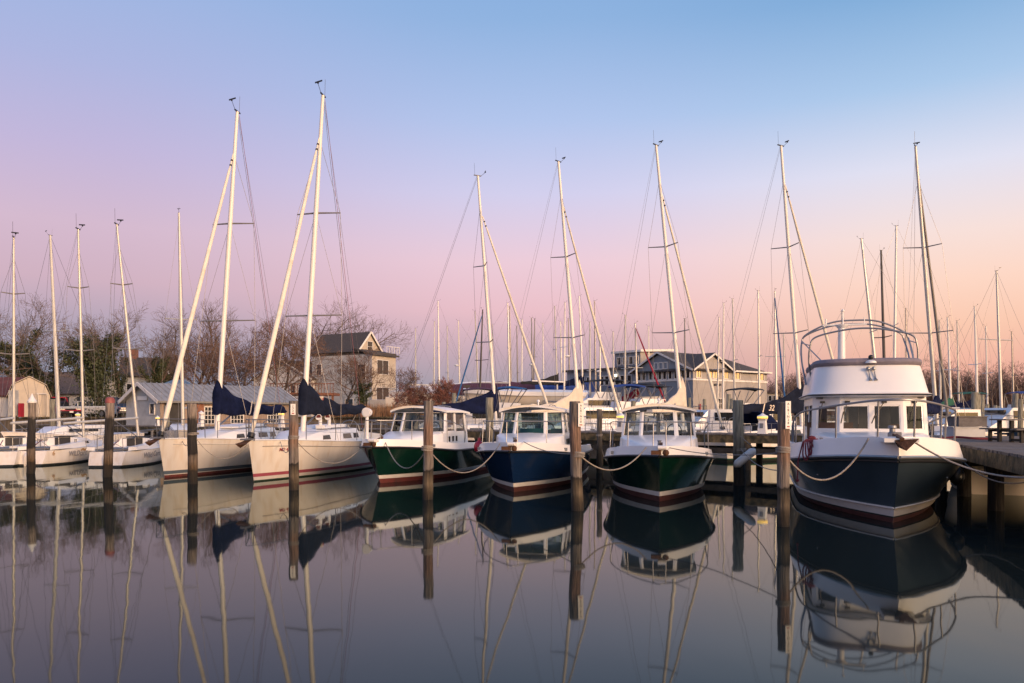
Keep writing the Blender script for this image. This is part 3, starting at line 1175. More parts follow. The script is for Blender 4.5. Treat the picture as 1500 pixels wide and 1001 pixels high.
# ------------------------------------------------------------------ flybridge boat
def flybridge_boat():
    a = .295
    rz, A, X = aft_frame(a)
    rake = .65
    g = G(1308, 766)
    org = g - A * rake
    t = thing('flybridge_cruiser', 'big white flybridge motorboat with slate blue hull and steel bimini frame beside the dock', 'motorboat', org, rz)
    L, B = 9.4, 3.46
    zr = lambda q: interp([(0, 1.235), (.4, 1.0), (1, .95)], q)
    zs = lambda q: interp([(0, 1.60), (.4, 1.34), (1, 1.22)], q)
    h = Hull(L, B, zr, zs, rake=rake, bwl=.80, tm=.40, p=2.45, stern=.94, flare=1.35, side=.75, ptw=1.8, n=24)
    h.shell([(-.5, 0), (-.1, 0), (.09, 3), (.12, 1), (.27, 2)], 3).build('hull', [MT['antifoul_brown'], MT['boot_white'], MT['hull_slate'], MT['antifoul_dark']], t)
    mb = MB()
    for s in (-1, 1):
        mb.tube([p + V((s * .01, 0, .0)) for p in h.edge(s)], .035, 6)
    mb.build('rub_rail', MT['galvanised'], t)
    mb = MB()
    for s in (-1, 1):
        mb.tube([h.pt(q, zr(q) - .075, s) + V((s * .008, 0, 0)) for q in h.ts], .022, 5)
    mb.build('hull_moulding', MT['rub_rail'], t)
    mb = MB()
    for s in (-1, 1):
        mb.tube([h.pt(q, .285, s) + V((s * .014, 0, 0)) for q in h.ts], .02, 5)
    mb.build('spray_rail', MT['boot_white'], t)
    h.bulwark(.10).build('bulwark', MT['gelcoat_clean'], t)
    h.deck(.20, -.07, .07).build('deck', MT['gelcoat_clean'], t)
    # foredeck trunk
    mb = MB()
    R = []
    for y, hw, zb, zt in ((1.3, .4, 1.46, 1.5), (1.8, .75, 1.40, 1.55), (2.6, 1.02, 1.32, 1.585), (3.45, 1.19, 1.25, 1.60)):
        R.append([V((-hw, y, zb)), V((-hw * .96, y, zt - .06)), V((-hw * .86, y, zt)), V((0, y, zt + .03)), V((hw * .86, y, zt)), V((hw * .96, y, zt - .06)), V((hw, y, zb))])
    mb.rings(R[::-1], closed=False)
    mb.build('trunk_cabin', MT['gelcoat_clean'], t)
    # wheelhouse
    z0, z1 = 1.42, 2.40
    fb, ft, cb, ct = .65, .63, 1.20, 1.16
    yb, yt, ys, yst, ye = 3.38, 3.52, 3.80, 3.90, 7.2
    mb = MB()
    pn = []
    pn += mb.wall((-fb, yb, z0), (fb, yb, z0), (ft, yt, z1), (-ft, yt, z1), [(.045, .25, .465, .80), (.535, .25, .955, .80)], .07)
    pn += mb.wall((-cb, ys, z0), (-fb, yb, z0), (-ft, yt, z1), (-ct, yst, z1), [(.16, .25, .88, .80)], .07)
    pn += mb.wall((fb, yb, z0), (cb, ys, z0), (ct, yst, z1), (ft, yt, z1), [(.12, .25, .84, .80)], .07)
    sd_ = mb.wall((cb, ys, z0), (cb, ye, z0), (ct, ye, z1), (ct, yst, z1), [(.06, .27, .36, .80), (.42, .27, .92, .80)], .06)
    sd_ += mb.wall((-cb, ye, z0), (-cb, ys, z0), (-ct, yst, z1), (-ct, ye, z1), [(.08, .27, .58, .80), (.64, .27, .94, .80)], .06)
    bk = mb.wall((cb, ye, z0), (-cb, ye, z0), (-ct, ye, z1), (ct, ye, z1), [(.1, .15, .4, .85), (.55, .15, .9, .85)], .06)
    for s in (-1, 1):
        q = [(s * (cb + .02), 3.5, 1.15), (s * (cb + .02), ye, 1.15), (s * cb, ye, z0), (s * cb, 3.7, z0)]
        mb.poly(q if s > 0 else q[::-1])
    mb.poly([(cb, ye, 1.1), (-cb, ye, 1.1), (-cb, ye, z0), (cb, ye, z0)])
    house = mb.build('wheelhouse', MT['gelcoat_clean'], t)
    for q in pn:
        pane(house, q, MT['glass_clear'], frame=MT['gelcoat_clean'], fw=.05)
    for q in sd_ + bk:
        pane(house, q, MT['glass_dark'], frame=MT['plastic_black'], fw=.02)
    # interior seen through the glass
    mb = MB()
    mb.box((-.75, 4.55, 1.62), (1.0, .06, .38))
    mb.box((-1.08, 5.4, 1.62), (.06, 1.8, .38))
    mb.box((.3, 6.7, 1.5), (1.6, .1, .5))
    mb.build('cabin_joinery', MT['interior_wood'], house)
    mb = MB()
    mb.box((.35, 5.6, 1.85), (.70, .1, .78))
    mb.box((-.20, 4.9, 1.9), (.2, .1, .85))
    mb.build('cabin_bulkhead', MT['interior_grey'], house)
    mb = MB()
    for i in range(8):
        mb.box((.84 + i * .04, 4.25 + .02 * (i % 2), 1.93), (.045, .03, .62))
    for i in range(5):
        mb.box((-.95 + i * .05, 5.6 + .02 * (i % 2), 1.92), (.05, .03, .62))
    mb.build('curtain', MT['curtain_green'], house)
    mb = MB()
    mb.box((0, 5.4, 2.36), (2.2, 3.3, .03))
    mb.build('headliner', MT['interior_grey'], house)
    for x0, dx_ in ((-.98, -.06), (-.48, -.12), (.26, -.22), (.88, -.10)):
        mb = MB()
        yy = yt - .04 if abs(x0) < .75 else yst - .25
        mb.box((x0, yy, 2.27), (.10, .06, .05))
        mb.tube([(x0, yy - .03, 2.27), (x0 + dx_, yy - .11, 1.92)], .010, 5)
        mb.tube([(x0 + dx_ * .75, yy - .11, 2.06), (x0 + dx_ * 1.2, yy - .11, 1.80)], .012, 5)
        mb.build('wiper', MT['plastic_black'], house)

    # superelliptic brow + flybridge shell
    def plan(hw, yf, yb_, z, n=26, e=3.0):
        pts = []
        for i in range(n + 1):
            u = math.pi * (1 - i / n)
            cx_, sx_ = math.cos(u), math.sin(u)
            x = hw * math.copysign(abs(cx_) ** (2 / e), cx_)
            y = yf + .95 * (1 - abs(sx_) ** (2 / e))
            pts.append(V((x, y, z)))
        return [V((-hw, yb_, z))] + pts + [V((hw, yb_, z))]
    mb = MB()
    mb.rings([plan(1.190, 3.42, 7.3, 2.385), plan(1.277, 3.22, 7.4, 2.40), plan(1.286, 3.20, 7.4, 2.45), plan(1.242, 3.28, 7.3, 2.47)], closed=True, cap1=True)
    brow = mb.build('brow', MT['gelcoat_clean'], t, smooth=50)
    mb = MB()
    mb.tube(plan(1.291, 3.19, 7.3, 2.425), .016, 5)
    mb.build('brow_moulding', MT['rub_rail'], brow)
    mb = MB()
    mb.rings([plan(1.234, 3.30, 6.9, 2.47), plan(1.225, 3.32, 6.9, 2.52), plan(1.181, 3.42, 6.9, 2.75), plan(1.129, 3.52, 6.9, 3.0), plan(1.094, 3.58, 6.9, 3.13), plan(1.024, 3.66, 6.9, 3.13), plan(1.137, 3.5, 6.9, 2.5)], closed=False)
    fly = mb.build('flybridge', MT['gelcoat_clean'], t, smooth=50)
    mb = MB()
    R = []
    for k in range(9):
        a_ = 6.28318 * k / 8
        R.append(plan(1.09 + .055 * math.cos(a_), 3.58 - .075 * math.cos(a_), 6.9, 3.15 + .085 * math.sin(a_)))
    mb.rings(R, closed=False)
    mb.build('coaming_cover', MT['canvas_mauve'], fly, smooth=60)
    mb = MB()
    for dx_ in (-.05, .06):
        mb.tube([(dx_, 3.46, 2.98), (dx_ + .02, 3.42, 2.80), (dx_ + .03, 3.39, 2.74)], [.012, .014, .036], 8)
        mb.ball((dx_ - .01, 3.46, 3.0), .045, 8, 6)
    mb.build('horn', MT['galvanised'], fly)
    mb = MB()
    mb.lathe([(.12, 0), (.11, .04), (.05, .07)], (0, 3.52, 3.12), 12)
    b_ = mb.build('light_base', MT['plastic_white'], fly)
    mb = MB()
    mb.ball((0, 3.52, 3.25), .055, 10, 7)
    mb.build('compass', MT['plastic_black'], b_)
    mb = MB()
    for (x0, y0) in ((-.45, 5.0), (.5, 5.0)):
        mb.box((x0, y0, 2.9), (.5, .45, .2))
        mb.box((x0, y0 + .22, 3.1), (.5, .1, .35))
    mb.build('helm_seat', MT['gelcoat_clean'], fly)
    # radar mast
    mb = MB()
    mb.tube([(-.33, 6.2, 2.5), (-.33, 6.2, 4.20)], [.10, .085], 12)
    rm = mb.build('radar_mast', MT['plastic_white'], t)
    mb = MB()
    mb.lathe([(.08, -.08), (.16, 0), (.17, .02)], (-.33, 6.2, 4.24), 12)
    mb.beam((-.78, 6.2, 4.26), (.25, 6.2, 4.26), .10, .035)
    mb.tube([(-.70, 6.2, 4.26), (-.70, 6.2, 4.42)], .015, 6)
    mb.tube([(.2, 6.2, 4.26), (.2, 6.2, 4.45)], .012, 6)
    mb.tube([(-.3, 6.2, 4.26), (-.3, 6.2, 4.62)], .014, 6)
    mb.ball((-.3, 6.2, 4.62), .04, 8, 5)
    mb.build('mast_platform', MT['plastic_white'], rm)
    # bimini frame
    mb = MB()

    def hoop(hw, y, zl, zc, ybase):
        return smooth_path([(-hw * .96, ybase, 2.75), (-hw * 1.02, (y + ybase) / 2, (2.75 + zl) / 2), (-hw, y, zl - .12), (-hw * .90, y, zl + .10), (-hw * .45, y, zc - .05), (0, y, zc), (hw * .45, y, zc - .05),
                            (hw * .90, y, zl + .10), (hw, y, zl - .12), (hw * 1.02, (y + ybase) / 2, (2.75 + zl) / 2), (hw * .96, ybase, 2.75)], 6)
    mb.tube(hoop(1.26, 6.5, 3.98, 4.40, 5.6), .021, 8)
    mb.tube(hoop(1.24, 7.0, 4.0, 4.36, 5.9), .021, 8)
    mb.tube(hoop(1.16, 4.9, 3.74, 4.03, 5.0), .021, 8)
    for s in (-1, 1):
        mb.tube([(s * 1.26, 6.5, 3.9), (s * .9, 3.75, 3.1)], .015, 6)
        mb.tube([(s * 1.16, 4.9, 3.65), (s * 1.26, 6.5, 3.85)], .013, 6)
    mb.build('bimini_frame', MT['stainless'], t)
    # bow rail
    path, posts = [], []
    for s, seq in ((-1, (6.2, 5.2, 3.9, 2.6, 1.3, .35)), (1, (.35, 1.3, 2.6, 3.9, 5.2, 6.2))):
        for y in seq:
            tq = max(.02, y / L)
            x = s * max(.30, h.hb(tq) - .20)
            z = 2.28 - .085 * y - (.10 if y > 6 else 0)
            path.append(V((x, y - .1, z)))
            posts.append((V((x, y - .1, z)), V((x * 1.0, y, zs(tq) - .02))))
    rail(t, [posts[0][1]] + path + [posts[-1][1]], posts, .021)
    # anchor and pulpit
    mb = MB()
    mb.box((0, .25, 1.545), (.55, 1.0, .07))
    mb.build('bow_pulpit', MT['gelcoat_clean'], t)
    mb = MB()
    q = [V((-.13, -.24, 1.55)), V((.26, -.34, 1.58)), V((.05, -.40, 1.37)), V((-.02, .0, 1.42))]
    for f in ((0, 1, 2), (0, 2, 3), (1, 3, 2), (0, 3, 1)):
        mb.poly([q[k] for k in f])
    mb.beam((0, -.3, 1.56), (0, .5, 1.62), .07, .06)
    mb.build('anchor', MT['rust'], t)
    mb = MB()
    mb.lathe([(.08, 0), (.08, .07), (.05, .10), (.05, .15), (.08, .17), (.07, .21)], (.0, .72, 1.58), 12)
    mb.box((.09, .72, 1.63), (.12, .10, .08))
    mb.build('windlass', MT['stainless'], t)
    for s in (-1, 1):
        mb = MB()
        tq = .18
        p = h.pt(tq, zr(tq), s)
        mb.box((s * (abs(p.x) - .18), p.y, zs(tq) + .02), (.05, .26, .03))
        mb.box((s * (abs(p.x) - .18), p.y, zs(tq)), (.05, .1, .05))
        mb.build('bow_cleat', MT['stainless'], t)
    mb = MB()
    for s in (-1, 1):
        mb.ball(h.pt(.2, .75, s), .022, 6, 4)
        mb.ball(h.pt(.3, .5, s), .018, 6, 4)
    mb.build('through_hull', MT['stainless'], t)
    return t, org, A, X, h


# ------------------------------------------------------------------ sailing boats
def sail_cover(parent, material, y0, zb, y1, zb1, hgt, hend=.2, wid=.17, seed=1, conc=2.2, slope=(0, 0), swing=0.0):
    """canvas boom cover from the mast (y0) to the boom end (y1), tall at the mast, which it wraps"""
    rnd = random.Random(seed)
    mb = MB()
    R = []
    n, m = 34, 18
    for i in range(n + 1):
        f = (i / n) ** 1.25
        y = y0 + (y1 - y0) * f
        bot = zb + (zb1 - zb) * f - .05 * math.sin(f * 3.1416) - .025 * math.sin(f * 23 + seed)
        hh = hend + (hgt - hend) * (1 - f) ** conc
        if i == n:
            hh *= .8
        w = wid * (1.0 - .25 * f) * (1 + .12 * math.sin(f * 31 + seed) + rnd.uniform(-.06, .06))
        if i == 0:
            w *= .55
        near = max(0.0, 1 - f / .12)
        ring = []
        for k in range(m):
            q = 6.28318 * k / m
            s_, c_ = math.sin(q), math.cos(q)
            zz = (s_ + 1) / 2
            nar = (.66 * (1 - near) + .46 * near) * zz ** .9 * min(1, hh / .5)
            ww = w * math.copysign(abs(c_) ** .8, c_) * (1.0 - nar) * (1 + .16 * math.sin(zz * 8 + f * 11 + seed))
            z = bot + zz * hh
            ring.append(V((swing * (y - y0) + ww + .03 * math.sin(f * 19 + zz * 6) * min(1, f * 6) + slope[0] * (z - zb) * (near * .7 + .3), y + slope[1] * (z - zb) * near, z)))
        R.append(ring)
    mb.rings(R, True, True, True)
    return mb.build('sail_cover', material, parent, smooth=70)


def mast_top_gear(mb, top, s=1.0, wind=True):
    o = lambda x, y, z: top + V((x, y, z)) * s
    mb.beam(o(0, -.22, .02), o(0, .26, .02), .05 * s, .05 * s)
    mb.tube([o(0, .2, 0), o(0, .24, .75)], .007 * s, 4)
    if wind:
        mb.tube([o(0, -.22, .04), o(0, -.5, .28)], .010 * s, 4)
        mb.ball(o(0, -.5, .30), .045 * s, 6, 4)
        mb.beam(o(-.14, -.46, .33), o(.2, -.55, .36), .015 * s, .06 * s)


class Boat:
    def __init__(s, name, label, bow, ab, group=None, cat='sailboat'):
        a, b = ab
        n = math.hypot(a, b)
        a, b = a / n, b / n
        s.org = V((bow[0], bow[1], 0))
        s.A, s.X = V((a, b, 0)), V((b, -a, 0))
        s.t = thing(name, label, cat, s.org, -math.atan2(a, b), group)

    def loc(s, w):
        d = V(w) - s.org
        return V((d.dot(s.X), d.dot(s.A), d.z))

    def wld(s, l):
        return s.org + s.X * l[0] + s.A * l[1] + V((0, 0, l[2]))


def rig(b, base, top, mat_, r0=.085, r1=.06, spr=(), wires=True, fore=None, roll=None, roll_r=.095, roll_mat=None, back=None, chain=None, hw=1.4, deckz=1.0, gear=True, vang=False,
        halyard=None, wire_r=.0075):
    """base/top are local points; spr = list of (fraction of mast, half length, sweep)"""
    t = b.t
    mb = MB()
    n = 8
    pts = [base.lerp(top, i / n) for i in range(n + 1)]
    mb.tube(pts, [r0 + (r1 - r0) * max(0, (i / n - .55) / .45) for i in range(n + 1)], 12)
    m = mb.build('mast', mat_, t)
    tips = []
    for f, hl, sw in spr:
        c = base.lerp(top, f)
        ee = [c + V((s * hl, sw, .04)) for s in (-1, 1)]
        tips += [(f, -1, ee[0]), (f, 1, ee[1])]
        mb = MB()
        mb.tube([ee[0], c, ee[1]], [.022, .032, .022], 6)
        mb.build('spreader', MT['mast_grey'], m)
    if gear:
        mb = MB()
        mast_top_gear(mb, top, .85)
        mb.build('masthead_gear', MT['plastic_black'], m)
    mb = MB()
    by = base.y + .35
    for s in (-1, 1):
        path = [V((s * hw, by, deckz))] + [e for f, ss, e in tips if ss == s] + [base.lerp(top, chain or .97)]
        mb.tube(path, wire_r, 4)
        if tips:
            mb.tube([V((s * hw * .95, by, deckz)), base.lerp(top, spr[0][0])], wire_r, 4)
            if len(spr) > 1:
                e0 = [e for f, ss, e in tips if ss == s][0]
                mb.tube([e0, base.lerp(top, spr[1][0])], wire_r * .8, 4)
    if fore:
        mb.tube([fore[0], fore[1]], wire_r, 4)
    if back:
        mb.tube([top, back], wire_r, 4)
        mb.tube([top + V((0, .05, 0)), back.lerp(top, .05) + V((.35, 0, 0))], wire_r * .7, 4)
    mb.build('standing_rigging', MT['wire'], t)
    if halyard:
        mb = MB()
        mb.tube([top + V((.03, .1, -.1)), halyard], wire_r * 1.1, 4)
        mb.build('halyard', MT['wire_red'], t)
    if roll:
        mb = MB()
        a, c = V(roll[0]), V(roll[1])
        rr = [.03, roll_r * .75, roll_r, roll_r * 1.02, roll_r * .95, roll_r * .85, roll_r * .72, roll_r * .6, .03, .03]
        fs = [0, .02, .06, .2, .4, .6, .8, .93, .95, 1]
        mb.tube([a.lerp(c, f) for f in fs], rr, 10)
        o = mb.build('furled_sail', roll_mat or MT['sail_roll'], t, smooth=60)
        mb = MB()
        dirn = (c - a).normalized()
        mb.tube([a - dirn * .1, a + dirn * .02], .11, 12)
        mb.tube([a - dirn * .16, a - dirn * .1], .05, 8)
        mb.build('furler_drum', MT['plastic_black'], o)
        mb = MB()
        for f in (.955, .975):
            mb.ball(a.lerp(c, f), .05, 6, 4)
        mb.build('furler_swivel', MT['plastic_black'], o)
    return m


def keel_hull(b, L, B, fb, bands, mats, rake=.35, stern=.68, bul=False, stern_rake=.3, n=18, nf=5):
    zr = lambda q: interp([(0, fb[0]), (.55, fb[1]), (1, fb[2])], q)
    h = Hull(L, B, zr, zr, rake=rake, bwl=.84, tm=.58, p=2.0, stern=stern, flare=1.0, side=.42, ptw=1.7, stern_rake=stern_rake, n=n)
    h.shell(bands, mats, nf).build('hull', mats, b.t)
    h.deck(.03, .002, .05).build('deck', MT['gelcoat_clean'], b.t)
    return h


def coachroof(b, h, secs, windows, mat_=None, dark=True, aft_hatch=True):
    """secs: (y, half width, base z, height)"""
    mb = MB()
    R = []
    for y, hw, zb, ht in secs:
        R.append([V((-hw, y, zb)), V((-hw * .93, y, zb + ht * .62)), V((-hw * .82, y, zb + ht)), V((0, y, zb + ht + .05)), V((hw * .82, y, zb + ht)), V((hw * .93, y, zb + ht * .62)), V((hw, y, zb))])
    mb.rings(R[::-1], False)
    mb.face([mb.pt(p) for p in R[-1]])
    c = mb.build('coachroof', mat_ or MT['gelcoat_clean'], b.t, smooth=40)

    def at(y):
        for i in range(len(secs) - 1):
            if y <= secs[i + 1][0]:
                f = (y - secs[i][0]) / (secs[i + 1][0] - secs[i][0])
                return [secs[i][k] * (1 - f) + secs[i + 1][k] * f for k in range(1, 4)]
        return secs[-1][1:]
    for (ya, yb, f0, f1) in windows:
        for s in (-1, 1):
            q = []
            for y, f in ((ya, f0), (yb, f0), (yb - .03, f1), (ya + .06, f1)):
                hw, zb, ht = at(y)
                q.append(V((s * (hw * (1 - .07 * min(1, f / .62)) + .012), y, zb + ht * f)))
            m2 = MB()
            ins = [p - V((s * .03, 0, 0)) for p in q]
            m2.rings([ins, q], True, False, True) if s < 0 else m2.rings([ins[::-1], q[::-1]], True, False, True)
            m2.build('window', MT['window_dark'], c, smooth=0)
    if aft_hatch:
        y, hw, zb, ht = secs[-1]
        m2 = MB()
        m2.box((0, y + .012, zb + ht * .55), (.62, .03, ht * 1.0))
        m2.box((0, y - .3, zb + ht + .06), (.66, .75, .04))
        m2.build('companionway', MT['interior_dark'], c, smooth=0)
    return c, at


def lifelines(b, h, y0, y1, hgt=.6, n=5, L=None, pulpit=True, z=None):
    for s in (-1, 1):
        mb = MB()
        top = []
        for i in range(n + 1):
            y = y0 + (y1 - y0) * i / n
            q = min(.999, max(.01, y / h.L))
            p = h.pt(q, h.zr(q), s)
            p = V((p.x - s * .06, p.y, p.z))
            mb.tube([p, p + V((0, 0, hgt))], .013, 5)
            top.append(p + V((0, 0, hgt)))
        for i in range(n):
            mb.tube([top[i], top[i + 1]], .006, 4)
            mb.tube([top[i] - V((0, 0, hgt * .5)), top[i + 1] - V((0, 0, hgt * .5))], .005, 4)
        mb.build('lifelines', MT['stainless'], b.t)
    if pulpit:
        mb = MB()
        pts = []
        for s, seq in ((-1, (1.5, .8, .12)), (1, (.12, .8, 1.5))):
            for y in seq:
                q = max(.012, y / h.L)
                p = h.pt(q, h.zr(q), s)
                p = V((p.x - s * .03 + (s * .08 if y < .2 else 0), p.y, p.z))
                mb.tube([p, p + V((0, -.05, hgt + .03))], .014, 5)
                pts.append(p + V((0, -.05, hgt + .03)))
        mb.tube(smooth_path(pts, 5), .015, 6)
        mb.build('pulpit', MT['stainless'], b.t)


def big_sloop(label, wl, ab, mast_px, mast_y, top_px, roll_hi, roll_lo, stripes, text=None, badge=False, extra_dorades=False, cover=None, side_text=None):
    L, B = 9.8, 3.3
    b = Boat('sailing_yacht', label, (0, 0), ab)
    rake = .33
    g = G(*wl)
    b.org = g - b.A * rake
    b.t.location = b.org
    t = b.t
    h = keel_hull(b, L, B, (1.22, 1.04, .98), stripes[0], stripes[1], rake=rake)
    mb = MB()
    for s in (-1, 1):
        mb.tube([h.pt(q, h.zr(q), s) + V((s * .004, 0, .015)) for q in h.ts], .022, 5)
    mb.build('toe_rail', MT['gelcoat_clean'], t)
    mb = MB()
    for s in (-1, 1):
        mb.tube([h.pt(q, h.zr(q) - .17, s) + V((s * .003, 0, 0)) for q in h.ts[2:]], .013, 4)
    mb.build('cove_stripe', stripes[2], t)
    secs = [(2.3, .30, 1.09, .06), (2.9, .62, 1.07, .22), (3.6, .86, 1.05, .36), (4.6, 1.0, 1.04, .42), (6.0, 1.04, 1.03, .44), (6.7, 1.02, 1.02, .46)]
    c, at = coachroof(b, h, secs, [(3.55, 4.05, .28, .66), (5.0, 5.75, .26, .66), (5.95, 6.5, .26, .66)])
    # cockpit coaming, wheel, sea hood, hatch garage
    for s in (-1, 1):
        mb = MB()
        mb.rings([[V((s * 1.0, y, 1.0)), V((s * 1.0, y, 1.0 + hh)), V((s * .8, y, 1.0 + hh)), V((s * .78, y, .95))] for y, hh in ((6.7, .36), (7.6, .3), (9.0, .22), (9.4, .1))], True, True, True)
        mb.build('cockpit_coaming', MT['gelcoat_clean'], t)
    mb = MB()
    mb.rings([[V((-.52, y, z0)), V((-.45, y, z1)), V((.45, y, z1)), V((.52, y, z0))] for y, z0, z1 in ((4.5, 1.5, 1.51), (4.75, 1.5, 1.60), (6.3, 1.5, 1.64), (6.75, 1.5, 1.62))], True, True, True)
    mb.build('sea_hood', MT['gelcoat_clean'], t)
    mb = MB()
    for s in (-1, 1):
        mb.tube([(s * .72, 4.5, 1.47), (s * .72, 4.5, 1.52), (s * .72, 6.2, 1.53), (s * .72, 6.2, 1.47)], .018, 5)
        for (yy, xx) in ((7.3, .9), (6.45, .6)):
            mb.lathe([(.075, 0), (.055, .06), (.075, .13)], (s * xx, yy, 1.34 if yy > 7 else 1.5), 10)
    mb.build('winch', MT['stainless'], t)
    if extra_dorades:
        for (x, y) in ((.35, 4.45), (.35, 5.25)):
            mb = MB()
            mb.box((x, y, 1.56), (.22, .3, .12))
            mb.tube([(x, y, 1.6), (x, y, 1.78), (x, y - .05, 1.86), (x, y - .15, 1.90)], [.06, .06, .075, .11], 10)
            o = mb.build('ventilator', MT['plastic_white'], t)
            mb = MB()
            mb.tube([(x, y - .149, 1.9), (x, y - .155, 1.901)], .085, 10)
            mb.build('ventilator_mouth', MT['antifoul_red'], o)
    else:
        mb = MB()
        mb.box((.2, 4.2, 1.52), (.5, .5, .06))
        mb.build('deck_hatch', MT['plastic_white'], t)
    lifelines(b, h, 2.0, 8.9, n=5)
    mb = MB()
    pts = []
    for s, seq in ((-1, (8.8, 9.5)), (1, (9.5, 8.8))):
        for y in seq:
            p = h.pt(min(.99, y / L), h.zr(1), s) - V((s * .08, 0, 0))
            mb.tube([p, p + V((0, 0, .62))], .014, 5)
            pts.append(p + V((0, 0, .62)))
    mb.tube(pts, .014, 5)
    R_ = .42
    mb.tube([(R_ * math.cos(k * .5236), 8.2, 1.35 + R_ * math.sin(k * .5236)) for k in range(13)], .016, 6)
    mb.tube([(0, 8.25, .95), (0, 8.25, 1.35)], .05, 6)
    mb.build('pushpit', MT['stainless'], t)
    # mast: base on the coachroof, top where the photograph has it
    d0 = (b.org + b.A * mast_y).y
    base = V(b.loc(P(mast_px[0], mast_px[1], d0)))
    base.y, base.z = mast_y, 1.45
    base = V((b.loc(P(mast_px[0], mast_px[1], d0)).x, mast_y, 1.42))
    top = b.loc(P(top_px[0], top_px[1], d0 + .55))
    rl = V((0, .18, 1.42))
    f = (roll_hi[1] - mast_px[1]) / (top_px[1] - mast_px[1])
    rh = base.lerp(top, min(.93, f)) + V((0, -.09, 0))
    m = rig(b, base, top, MT['mast_white'], .088, .055, spr=((.34, 1.02, .32), (.645, .78, .25)), roll=(rl, rh), roll_r=.078, back=V((0, 9.6, 1.0)), chain=.86, hw=1.28, deckz=1.06,
            halyard=V((.25, 9.0, 1.4)))
    mb = MB()
    zb = 2.06
    y1 = mast_y + 4.15
    bx = base.x
    mb.tube([(bx, mast_y + .1, zb), (bx + .13 * 4.1, y1, zb + .08)], .065, 8)
    boom = mb.build('boom', MT['mast_white'], t)
    mb = MB()
    mb.tube([(bx + .49, y1 - .3, zb), (bx + .1, 7.4, 1.3)], .012, 4)
    mb.build('mainsheet', MT['rope_grey'], boom)
    mb = MB()
    mb.tube([(bx, mast_y + 1.3, zb), (bx, mast_y + .15, 1.6)], .03, 6)
    mb.build('vang', MT['stainless'], boom)
    sl = ((top.x - base.x) / (top.z - base.z), (top.y - base.y) / (top.z - base.z))
    cv = sail_cover(boom, cover, mast_y - .15, zb - .08, y1 + .25, zb - .02, 1.26, .34, .22, seed=int(wl[0]), conc=2.7, slope=sl, swing=.13)
    cv.location.x = bx
    if text:
        o = lettering('J', .56, frame_m((0, 1, 0), (0, 0, 1), (.27 + .13 * 1.75, mast_y + 1.62, zb + .22)), MT['ink_cream'], cv, shear=.35)
        o = lettering('32', .36, frame_m((0, 1, 0), (0, 0, 1), (.265 + .13 * 2.2, mast_y + 2.10, zb + .20)), MT['ink_cream'], cv, shear=.3)
    if badge:
        mb = MB()
        mb.tube([(.20, mast_y + .95, zb + .5), (.31, mast_y + .95, zb + .5)], .075, 10)
        mb.build('badge', MT['ink_cream'], cv)
        mb = MB()
        mb.tube([(.25, mast_y + .96, zb + .47), (.317, mast_y + .96, zb + .47)], .05, 8)
        mb.build('badge_mark', MT['ink_red'], cv)
    if side_text:
        q = .12
        p = h.pt(q, .95, 1)
        p2 = h.pt(q + .05, .95, 1)
        up = (h.pt(q, 1.05, 1) - h.pt(q, .85, 1))
        ax = p2 - p
        lettering(side_text, .145, frame_m(ax, up - ax * (up.dot(ax) / ax.dot(ax)), p + V((.012, 0, 0))), MT['ink_red'], t, name='hull_lettering')
    # anchor over the bow
    mb = MB()
    mb.box((0, -.05, 1.27), (.16, .6, .05))
    mb.build('bow_roller', MT['stainless'], t)
    mb = MB()
    mb.rings([[V((-.18 * k, y, z)), V((0, y - .03, z - .12 * k)), V((.18 * k, y, z)), V((0, y, z + .05))] for y, z, k in ((-.62, 1.13, .3), (-.45, 1.15, 1.0), (-.25, 1.19, .7), (.1, 1.24, .2))], True, True, True)
    mb.build('anchor', MT['rust'], t)
    return b, h


